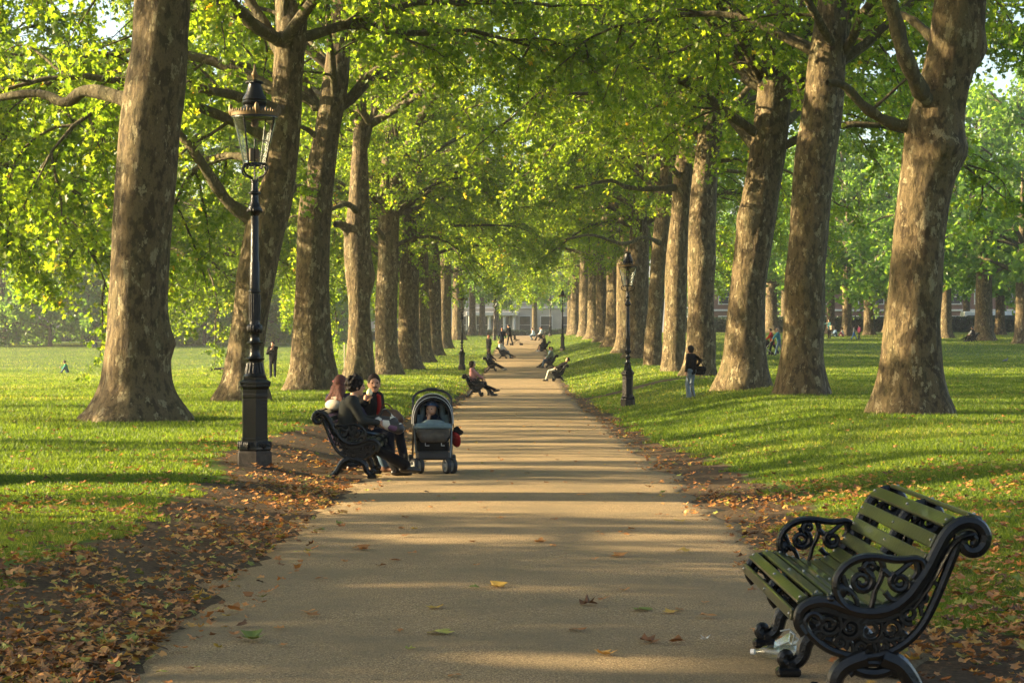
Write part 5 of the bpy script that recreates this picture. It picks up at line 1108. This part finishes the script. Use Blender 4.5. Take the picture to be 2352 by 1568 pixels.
# ------------------------------------------------------------------ the pushchair with the baby
M_frame = plain('grey_tube', (.12, .125, .13), .35, .5); M_tyre = plain('tyre_rubber', (.014, .014, .015), .6); M_rim = plain('rim_plastic', (.42, .43, .42), .4, .2)
C_hood = cloth('hood_black', (.006, .0065, .007)); C_band = cloth('hood_grey', (.018, .019, .02)); C_pad = cloth('pale_blue_grey', (.12, .165, .175)); C_apron = cloth('apron', (.11, .155, .17)); C_muff = cloth('muff_beige', (.07, .06, .048))
def pram(loc, rz):
    t = empty('pushchair', loc, R(rz), 'black and grey pushchair with a baby facing the camera beside the family bench', 'pushchair')
    m = MB()
    for s in (-1, 1):
        m.tube(spline([(s * .205, -.27, .20), (s * .225, -.12, .42), (s * .235, .0, .62), (s * .24, .06, .72)], 16), .014, 8)
        m.tube(spline([(s * .25, .33, .14), (s * .245, .15, .40), (s * .24, .05, .60)], 12), .013, 8)
    m.build('frame', M_frame, t)
    m = MB(); a = np.linspace(0, math.pi, 24); m.tube([(math.cos(q) * .245, .34 + .04 * math.sin(q), .88 + .155 * math.sin(q) ** .8) for q in a], .017, 8); m.tube([(-.07, .385, 1.036), (.07, .385, 1.036)], .024, 10); [m.tube(spline([(s * .24, .02, .60), (s * .25, .22, .78), (s * .238, .34, .90)], 12), .014, 8) for s in (-1, 1)]; m.build('handle', M_tyre, t)
    # hood: ribs of fabric from the front band to the back
    def arch(y, zc, rx, rz_): return [(math.cos(q) * rx, y, zc + math.sin(q) ** .75 * rz_) for q in np.linspace(0, math.pi, 26)]
    def shell(name, secs, th, mat):
        V = []; n = 26
        for (y, zc, rx, rzz) in secs: V += arch(y, zc, rx, rzz)
        k = len(V); V = np.array(V); c = np.array((0, .1, .65)); V2 = V + (c - V) / np.linalg.norm(c - V, axis=1, keepdims=True) * th; fs = []
        for i in range(len(secs) - 1):
            for j in range(n - 1):
                q = (i * n + j, i * n + j + 1, (i + 1) * n + j + 1, (i + 1) * n + j); fs.append(q); fs.append(tuple(k + z for z in q[::-1]))
        for i in (0, len(secs) - 1):
            for j in range(n - 1): fs.append((i * n + j, k + i * n + j, k + i * n + j + 1, i * n + j + 1))
        for i in range(len(secs) - 1):
            for j in (0, n - 1): fs.append((i * n + j, (i + 1) * n + j, k + (i + 1) * n + j, k + i * n + j))
        mb = MB(); mb.add(np.vstack([V, V2]), fs); return mb.build(name, mat, t)
    shell('hood_edge', [(-.10, .62, .215, .300), (-.085, .62, .232, .318), (-.05, .62, .240, .330)], .02, C_hood)
    shell('hood_band', [(-.05, .62, .242, .334), (.0, .62, .250, .350), (.05, .62, .255, .356)], .015, C_band)
    shell('hood', [(.05, .60, .257, .378), (.12, .60, .262, .385), (.20, .60, .258, .375), (.28, .60, .235, .33), (.34, .60, .19, .25), (.37, .60, .12, .15)], .012, C_hood)
    m = MB()
    for (y, r1, r2) in ((-.052, .246, .338), (.052, .262, .382)): m.tube(arch(y, .61, r1, r2), .0045, 6)
    m.build('hood_piping', plain('reflective_piping', (.5, .5, .5), .4), t)
    # seat shell and padding
    blob('seat_shell', [('c', (-.15, .14, .46), (-.15, .24, .80), .075, .06), ('c', (.15, .14, .46), (.15, .24, .80), .075, .06), ('c', (0, .16, .46), (0, .26, .82), .09, .07), ('c', (-.15, -.1, .44), (.15, -.1, .44), .06, .06), ('c', (-.14, .12, .44), (.14, .12, .44), .07, .07)], .015, C_hood, t, .04)
    blob('seat_padding', [('c', (-.125, .06, .50), (-.125, .14, .80), .042, .036), ('c', (.125, .06, .50), (.125, .14, .80), .042, .036), ('c', (-.11, .15, .84), (.11, .15, .84), .035, .035), ('c', (-.185, .02, .52), (-.185, .08, .70), .03, .03), ('c', (.185, .02, .52), (.185, .08, .70), .03, .03), ('c', (0, .17, .5), (0, .2, .8), .07, .07)], .012, C_pad, t, .02)
    blob('apron', [('c', (-.17, -.17, .58), (.17, -.17, .58), .045, .045), ('c', (-.08, -.13, .625), (.10, -.11, .62), .04, .04), ('c', (-.19, -.10, .585), (.19, -.10, .585), .04, .04), ('e', (0, -.08, .60), (.16, .10, .06))], .012, C_apron, t, .03)
    blob('foot_muff', [('c', (-.14, -.22, .50), (.14, -.22, .50), .07, .07), ('c', (-.12, -.28, .44), (.12, -.28, .44), .055, .055), ('c', (-.12, -.1, .5), (.12, -.1, .5), .07, .07)], .012, C_muff, t, .03)
    m = MB(); m.tube(spline([(-.225, -.10, .575), (-.2, -.23, .575), (0, -.26, .575), (.2, -.23, .575), (.225, -.10, .575)], 20), .018, 8); m.build('bumper_bar', C_pad, t)
    m = MB(); m.box((0, -.05, .335), (.40, .42, .16), bev=.03); m.build('basket', C_hood, t)
    m = MB(); m.box((0, -.275, .225), (.42, .07, .11), bev=.025); m.box((0, .02, .235), (.40, .55, .04), bev=.01); m.build('axle_cover', M_tyre, t)
    m = MB(); m.tube([(-.10, -.285, .40), (-.10, -.295, .35), (-.05, -.295, .35)], .006, 6); m.tube([(.10, -.285, .40), (.10, -.295, .35), (.14, -.295, .35)], .006, 6); m.build('clips', M_rim, t)
    def wheel(x, y, yaw, r):
        ax = np.array((math.cos(yaw), math.sin(yaw), 0)); c = np.array((x, y, r)); m = MB()
        m.lathe([(r * .72, -.022), (r * .93, -.024), (r, -.012), (r, .012), (r * .93, .024), (r * .72, .022), (r * .72, -.022)], 26, c, ax, cap=False); w = m.build('wheel', M_tyre, t)
        m = MB(); m.lathe([(r * .60, -.026), (r * .73, -.026), (r * .73, .026), (r * .60, .026), (r * .60, -.026)], 24, c, ax, cap=False); m.lathe([(.001, -.03), (.028, -.03), (.03, 0), (.028, .03), (.001, .03)], 14, c, ax)
        b = np.cross(ax, (0, 0, 1))
        for k in range(3):
            q = 2 * math.pi * k / 3 + .5; d = b * math.cos(q) + np.array((0, 0, 1)) * math.sin(q); m.tube([c + d * .02, c + d * r * .66], .013, 6)
        m.build('rim', M_rim, w)
    for s in (-1, 1):
        for o in (-.042, .042): wheel(s * .205 + o * math.cos(.38), -.29 + o * math.sin(.38), .38, .098)
        wheel(s * .275, .34, .05, .105)
    m = MB()
    for s in (-1, 1): m.tube([(s * .205, -.29, .20), (s * .205, -.29, .098)], .018, 8); m.tube([(s * .20, .34, .105), (s * .275, .34, .105)], .012, 6)
    m.build('wheel_forks', M_tyre, t)
    return t
pz = float(np.interp(25.25, YS, PP)) + .022
PX0, PY0 = (994 - VX) * 25.3 / F, 25.3
pram((PX0, PY0, pz), 4)
def local(v, rz, o): c, s = math.cos(R(rz)), math.sin(R(rz)); return (o[0] + c * v[0] - s * v[1], o[1] + s * v[0] + c * v[1], o[2] + v[2])
# baby: faces the camera, looking a little to its right, hand at its mouth
b = empty('person', local((-.005, .0, .635), 4, (PX0, PY0, pz)), R(4), 'baby in a blue sun hat with one hand at its mouth in the pushchair', 'person')
hf = nrm((-.38, -1, -.12)); hl = nrm(np.cross((0, 0, 1), hf)); hu = np.cross(hf, hl); RM = np.stack([hf, hl, hu], 1); hc = np.array((-.012, .03, .165)); H = lambda a, b_, c: hc + hf * a + hl * b_ + hu * c
ex = MB(); hand_geo(ex, np.array((-.05, -.085, .045)), (.2, -.15, 1), (.2, 1, 0), .9, .55, 1, 6); hand_geo(ex, np.array((.12, -.04, -.01)), (-.6, -.7, 0), (0, 0, -1), .6, .55, -1, 6)
blob('body', [('c', (0, .06, -.06), (0, .05, .04), .075, .06), ('c', (0, .05, .04), hc, .035, .035), ('e', hc, (.072, .064, .078), RM), ('e', H(.022, 0, -.042), (.050, .048, .038), RM), ('c', H(.068, 0, -.002), H(.078, 0, -.018), .006, .009, .01), ('e', H(.04, .034, -.03), (.025, .022, .025), RM), ('e', H(.04, -.034, -.03), (.025, .022, .025), RM), ('c', (-.08, .04, .02), (-.10, -.05, -.02), .03, .025), ('c', (-.10, -.05, -.03), (-.05, -.085, .045), .025, .02), ('c', (.08, .04, .02), (.12, -.04, -.01), .03, .02), ('e', (-.046, -.09, .070), (.02, .016, .026))], .0085, SKIN, b, .018, ex)
for s in (-1, 1): m = MB(); m.ell(H(.066, .026 * s, .006), (.006, .010, .007), 8, 6, RM); m.build('eye', M_eye, b)
m = MB(); m.lathe([(.001, .088), (.04, .082), (.066, .06), (.078, .03), (.080, .026), (.100, .012), (.102, .008), (.078, .020)], 22, H(-.016, 0, .016), nrm(hu - hf * .30)); m.build('sun_hat', cloth('hat_blue', (.045, .085, .17)), b)
blob('jacket', [('c', (0, .06, -.08), (0, .05, .05), .09, .07), ('c', (-.07, .05, .035), (-.10, -.04, -.02), .042, .034), ('c', (-.10, -.04, -.02), (-.062, -.070, .05), .034, .028), ('c', (.07, .05, .035), (.115, -.03, -.01), .042, .032)], .01, C_navy, b, .02)
# red and black bag on the pushchair
e = empty('shopping_bag', local((.29, .05, .47), 4, (PX0, PY0, pz)), R(4), 'red and black bag hanging on the right side of the pushchair', 'bag')
blob('bag_body', [('c', (0, 0, .02), (.01, 0, -.10), .045, .05), ('c', (.02, -.04, -.04), (.02, .04, -.12), .04, .04)], .012, C_red, e, .03); blob('flap', [('c', (0, -.02, .06), (.07, 0, .03), .035, .03), ('c', (.02, 0, .08), (.03, 0, .02), .03, .04)], .012, C_black, e, .02)
m = MB(); m.tube([(-.02, 0, .05), (-.03, 0, .14), (-.045, 0, .15)], .006, 6); m.build('handle', C_black, e)
# short black post in front of the bench
pp_ = local((-.335, -.10, 0), 0, (PX0, PY0, pz)); m = MB(); m.box((0, 0, .115), (.05, .05, .27), bev=.008); o = m.build('marker_post', M_iron, None); o.location = pp_; tag(o, 'short black post between the family bench and the pushchair', 'post')

# ------------------------------------------------------------------ litter around the near bench
nbz = float(np.interp(9.3, YS, PP)) + .015
M_paper = plain('newsprint', (.52, .53, .54), .8, 0, .3, .35, 40)
e = empty('newspaper', (1.50, 9.02, nbz + .422), R(8), 'folded newspaper lying on the seat of the nearest bench', 'newspaper'); m = MB(); m.tube(spline([(-.17, 0, .02), (0, .01, .018), (.17, .0, .025)], 12), .024, 12, flat=(1.2, .8)); m.build('roll', M_paper, e); m = MB(); m.box((.12, .03, .018), (.12, .14, .01), bev=.003); m.build('loose_page', plain('printed_page', (.30, .40, .48), .8, 0, .3, .5, 30), e)
bl = (1.27, 9.78); e = empty('plastic_bottle', (bl[0], bl[1], nbz + .042), R(-30), 'crushed clear plastic bottle lying by the front foot of the nearest bench', 'bottle')
m = MB(); m.lathe([(.012, -.12), (.014, -.10), (.030, -.07), (.036, -.03), (.030, 0), (.037, .04), (.034, .09), (.02, .10)], 14, (0, 0, 0), (1, .1, .05)); m.build('bottle_body', bpy.data.materials['lamp_glass'], e); m = MB(); m.lathe([(.014, 0), (.014, .02), (.001, .02)], 12, (-.118, -.012, -.006), (-1, -.1, -.05)); m.build('bottle_cap', plain('white_cap', (.7, .7, .7), .4), e)
e = empty('plastic_cup', (bl[0] + .05, bl[1] + .14, nbz + .05), R(20), 'clear plastic food tub standing on edge behind the bottle', 'tub'); m = MB(); m.lathe([(.03, -.05), (.045, .05), (.050, .052), (.050, .056), (.043, .055), (.028, -.046)], 4, (0, 0, .01), (.5, -.8, .4)); m.build('tub_shell', bpy.data.materials['lamp_glass'], e); m = MB(); m.tube([(-.04, -.03, .08), (0, -.05, .09), (.04, -.03, .06), (.03, 0, -.02)], .004, 6); m.build('rim', M_rim, e)
V, Fc, k_ = litter_geo(np.zeros(1), np.zeros(1), np.zeros(1), np.array([.055]), np.random.default_rng(77), 1.0, .1); o = link('paper_scrap', np_mesh('paper_scrap', V, Fc), M_paper); o.location = on_path(1620, 8.62); o.location = (o.location.x, 1.535 * F / (1472 - HY), nbz + .012); o.location.x = (1620 - VX) * o.location.y / F; tag(o, 'white scrap of paper on the path left of the nearest bench', 'paper')

# ------------------------------------------------------------------ the far ends of the park
M_cream = plain('cream_stucco', (.33, .31, .27), .8, 0, .3, .12, .5); M_window = plain('window_glass', (.035, .04, .045), .1, 0, .6); M_trim = plain('white_trim', (.46, .45, .43), .7); M_brick = plain('red_brick', (.15, .085, .065), .85, 0, .2, .2, 3); M_slate = plain('slate', (.09, .095, .10), .7); M_pave = plain('dark_plinth', (.07, .075, .085), .7)  # window panes are one even dark glass colour
def terrace(label, x0, y0, w, h, n, wall, storeys, zb, wx=1.4, wh=2.4):
    t = empty('terrace_building', (x0, y0, zb), 0, label, 'building')
    m = MB(); m.box((0, 4, h / 2 - .5), (w, 8, h + 1)); m.build('wall', wall, t)
    m = MB(); m.box((0, 3.8, h + .25), (w + .8, 9, .5), bev=.1); m.box((0, 4, h + 1.2), (w - 1, 6, 1.4)); r = m.build('roof', M_slate, t)
    m = MB(); m.box((0, -.12, .3), (w, .2, 1.0)); m.build('plinth', M_pave, t)
    m = MB()
    for s in range(1, storeys): m.box((0, -.10, s * h / storeys), (w, .28, .3), bev=.05)
    m.build('string_course', M_trim, t)
    for i in range(n):
        x = -w / 2 + (i + .5) * w / n
        for s in range(storeys):
            z = s * h / storeys + 1.0 + wh / 2
            f = MB(); f.box((x - wx / 2 - .08, -.05, z), (.16, .14, wh + .3)); f.box((x + wx / 2 + .08, -.05, z), (.16, .14, wh + .3)); f.box((x, -.06, z + wh / 2 + .1), (wx + .32, .16, .2)); f.box((x, -.08, z - wh / 2 - .08), (wx + .4, .22, .14)); f.box((x, -.035, z), (wx, .07, .07))
            fo = f.build('window', M_trim, t); g = MB(); g.box((x, -.015, z), (wx, .04, wh)); g.build('pane', M_window, fo)
    return t
bzz = 2.2
tb = terrace('cream stucco terrace with tall windows closing the far end of the path', 1.2, 352, 34, 11, 9, M_cream, 2, bzz + .2, 1.9, 3.0)
for x in (-9.6, -6.2, -3.6, -1.9): m = MB(); m.lathe([(.34, -.3), (.34, .15), (.27, .2), (.25, 3.5), (.33, 3.6), (.33, 3.8)], 16, (x, -1.7, .3)); m.build('porch_column', M_trim, tb)
m = MB(); m.box((-5.7, -1.2, 4.45), (9.2, 2.2, .7), bev=.06); m.build('porch_roof', M_trim, tb)
m = MB(); m.box((-5.0, -.13, 1.9), (1.8, .12, 3.2)); m.build('door', M_pave, tb)
terrace('red brick building behind the hedge on the far right', 52, 300, 46, 8, 12, M_brick, 2, 2.6, 1.6, 2.0)
terrace('pale building glimpsed behind the far left bushes', -75, 345, 60, 6, 14, plain('brown_stucco', (.32, .25, .19), .8, 0, .3, .1, .5), 2, 1.5, 1.5, 2.2)
terrace('grey terrace glimpsed between the left row and the far bushes', -22, 362, 22, 10, 7, plain('grey_stucco', (.30, .29, .28), .8, 0, .3, .1, .5), 2, 2.4, 1.5, 2.2)
e = empty('van', (62, 255, 2.9), 0, 'long white vehicle roof showing above the hedge at the right edge', 'van'); m = MB(); m.box((0, 0, 1.75), (11, 2.3, 2.1), bev=.15); m.build('body', plain('white_paint', (.72, .72, .72), .35), e); m = MB(); m.box((0, -1.16, 1.9), (10, .04, .8)); m.build('window', M_window, e)
for x in (-3.8, 3.8): m = MB(); m.lathe([(.1, -.15), (.5, -.15), (.5, .15), (.1, .15)], 18, (x, -1.0, .5), (0, 1, 0)); m.build('wheel', M_tyre, e)
def hedge(label, x0, x1, y, h, n, seed):
    rng = np.random.default_rng(seed); x = rng.uniform(x0, x1, n); side = rng.random(n)
    yy = np.where(side < .6, y - .6 + rng.normal(0, .08, n), y + rng.uniform(-.6, .6, n)); hh = h + .12 * (vnoise(x * .7, 2.2) - .5)
    zz = gz(x, np.full(n, y)) + np.where(side < .6, rng.random(n) * hh, hh + rng.normal(0, .05, n))
    V, L, Sz, kv = leaves_geo(np.stack([x, yy, zz], 1), rng.normal(0, 1, (n, 3)), rng.normal(0, .5, (n, 3)) + (0, -.7, .4), rng.uniform(.10, .22, n), 'simple')
    t = empty('hedge', ((x0 + x1) / 2, y, float(gz((x0 + x1) / 2, y))), 0, label, 'hedge'); V = V - np.array(t.location)
    ml = np_mesh('hedge_leaves', V, L, Sz); fattr(ml, 'rnd', np.repeat(rng.random(n) * .6, kv)); link('hedge_leaves', ml, M_hedge, t)
    xs = np.linspace(x0, x1, 40); m = MB(); 
    for i in range(39): a, b = xs[i], xs[i + 1]; z = float(gz((a + b) / 2, y)); m.box(((a + b) / 2 - t.location[0], 0, z - t.location[2] + h * .45), ((b - a) * 1.0, 1.0, h * .92))
    m.build('hedge_core', plain('hedge_twigs', (.02, .028, .012), .9), t)
M_hedge = leaf_mat('hedge_leaf', [(0, (.012, .03, .010)), (1, (.035, .07, .02))], (1.4, 1.4, .9), .25)
hedge('clipped dark hedge along the far edge of the right lawn', 18, 95, 242, 1.75, 26000, 4)
hedge('low clipped hedge along the far edge of the left lawn', -95, -9, 292, 1.2, 20000, 5)
hedge('short hedge in front of the cream terrace', -14, 20, 342, 1.1, 6000, 6)
# saplings, stakes, a leaning stick and a pigeon
M_stake = plain('weathered_stake', (.34, .30, .23), .8)
for px, Z, h, lab in [(791, 100, 1.6, 'pale wooden stake on the lawn behind the lumpy left trunk'), (1062, 205, 1.5, 'pale stake near the left end of the path')]:
    m = MB(); m.tube([(0, 0, -.2), (.01, 0, h)], .03, 8); o = m.build('stake', M_stake); o.location = on_lawn(px, Z); tag(o, lab, 'stake')
e = empty('tree_guard', on_lawn(1408, 215), 0, 'pale wooden sapling guard beside the right row far off', 'tree guard'); m = MB()
for x in (-.4, .4): m.tube([(x, 0, -.2), (x, 0, 1.7)], .05, 8)
m.tube([(-.6, 0, 1.6), (.6, 0, 1.6)], .04, 8); m.build('posts', M_stake, e)
m = MB(); m.tube(spline([(-.10, 0, .62), (-.02, 0, .35), (.06, 0, .12), (.16, 0, -.05)], 10), .012, 6); m.tube([(-.02, 0, .35), (.06, .05, .45)], .006, 5); o = m.build('fallen_branch', M_branch); o.location = on_lawn(1588, 53); tag(o, 'thin bare stick leaning out of the grass right of the lamp post', 'branch')
m2 = MB()
e = empty('pigeon', on_lawn(2310, 112), R(20), 'grey pigeon standing on the right lawn', 'bird')
blob('body', [('e', (0, 0, .13), (.12, .06, .06)), ('c', (.08, 0, .15), (.12, 0, .22), .035, .03), ('e', (.13, 0, .235), (.032, .026, .028)), ('c', (.155, 0, .235), (.18, 0, .225), .010, .004), ('c', (-.08, 0, .12), (-.22, 0, .09), .04, .02)], .01, plain('pigeon_grey', (.12, .13, .15), .6), e, .02)
for s in (-1, 1): m = MB(); m.tube([(.01, s * .025, .09), (.015, s * .025, .01), (.045, s * .03, .004)], .006, 6); m.build('leg', plain('pigeon_leg', (.35, .12, .10), .6), e)
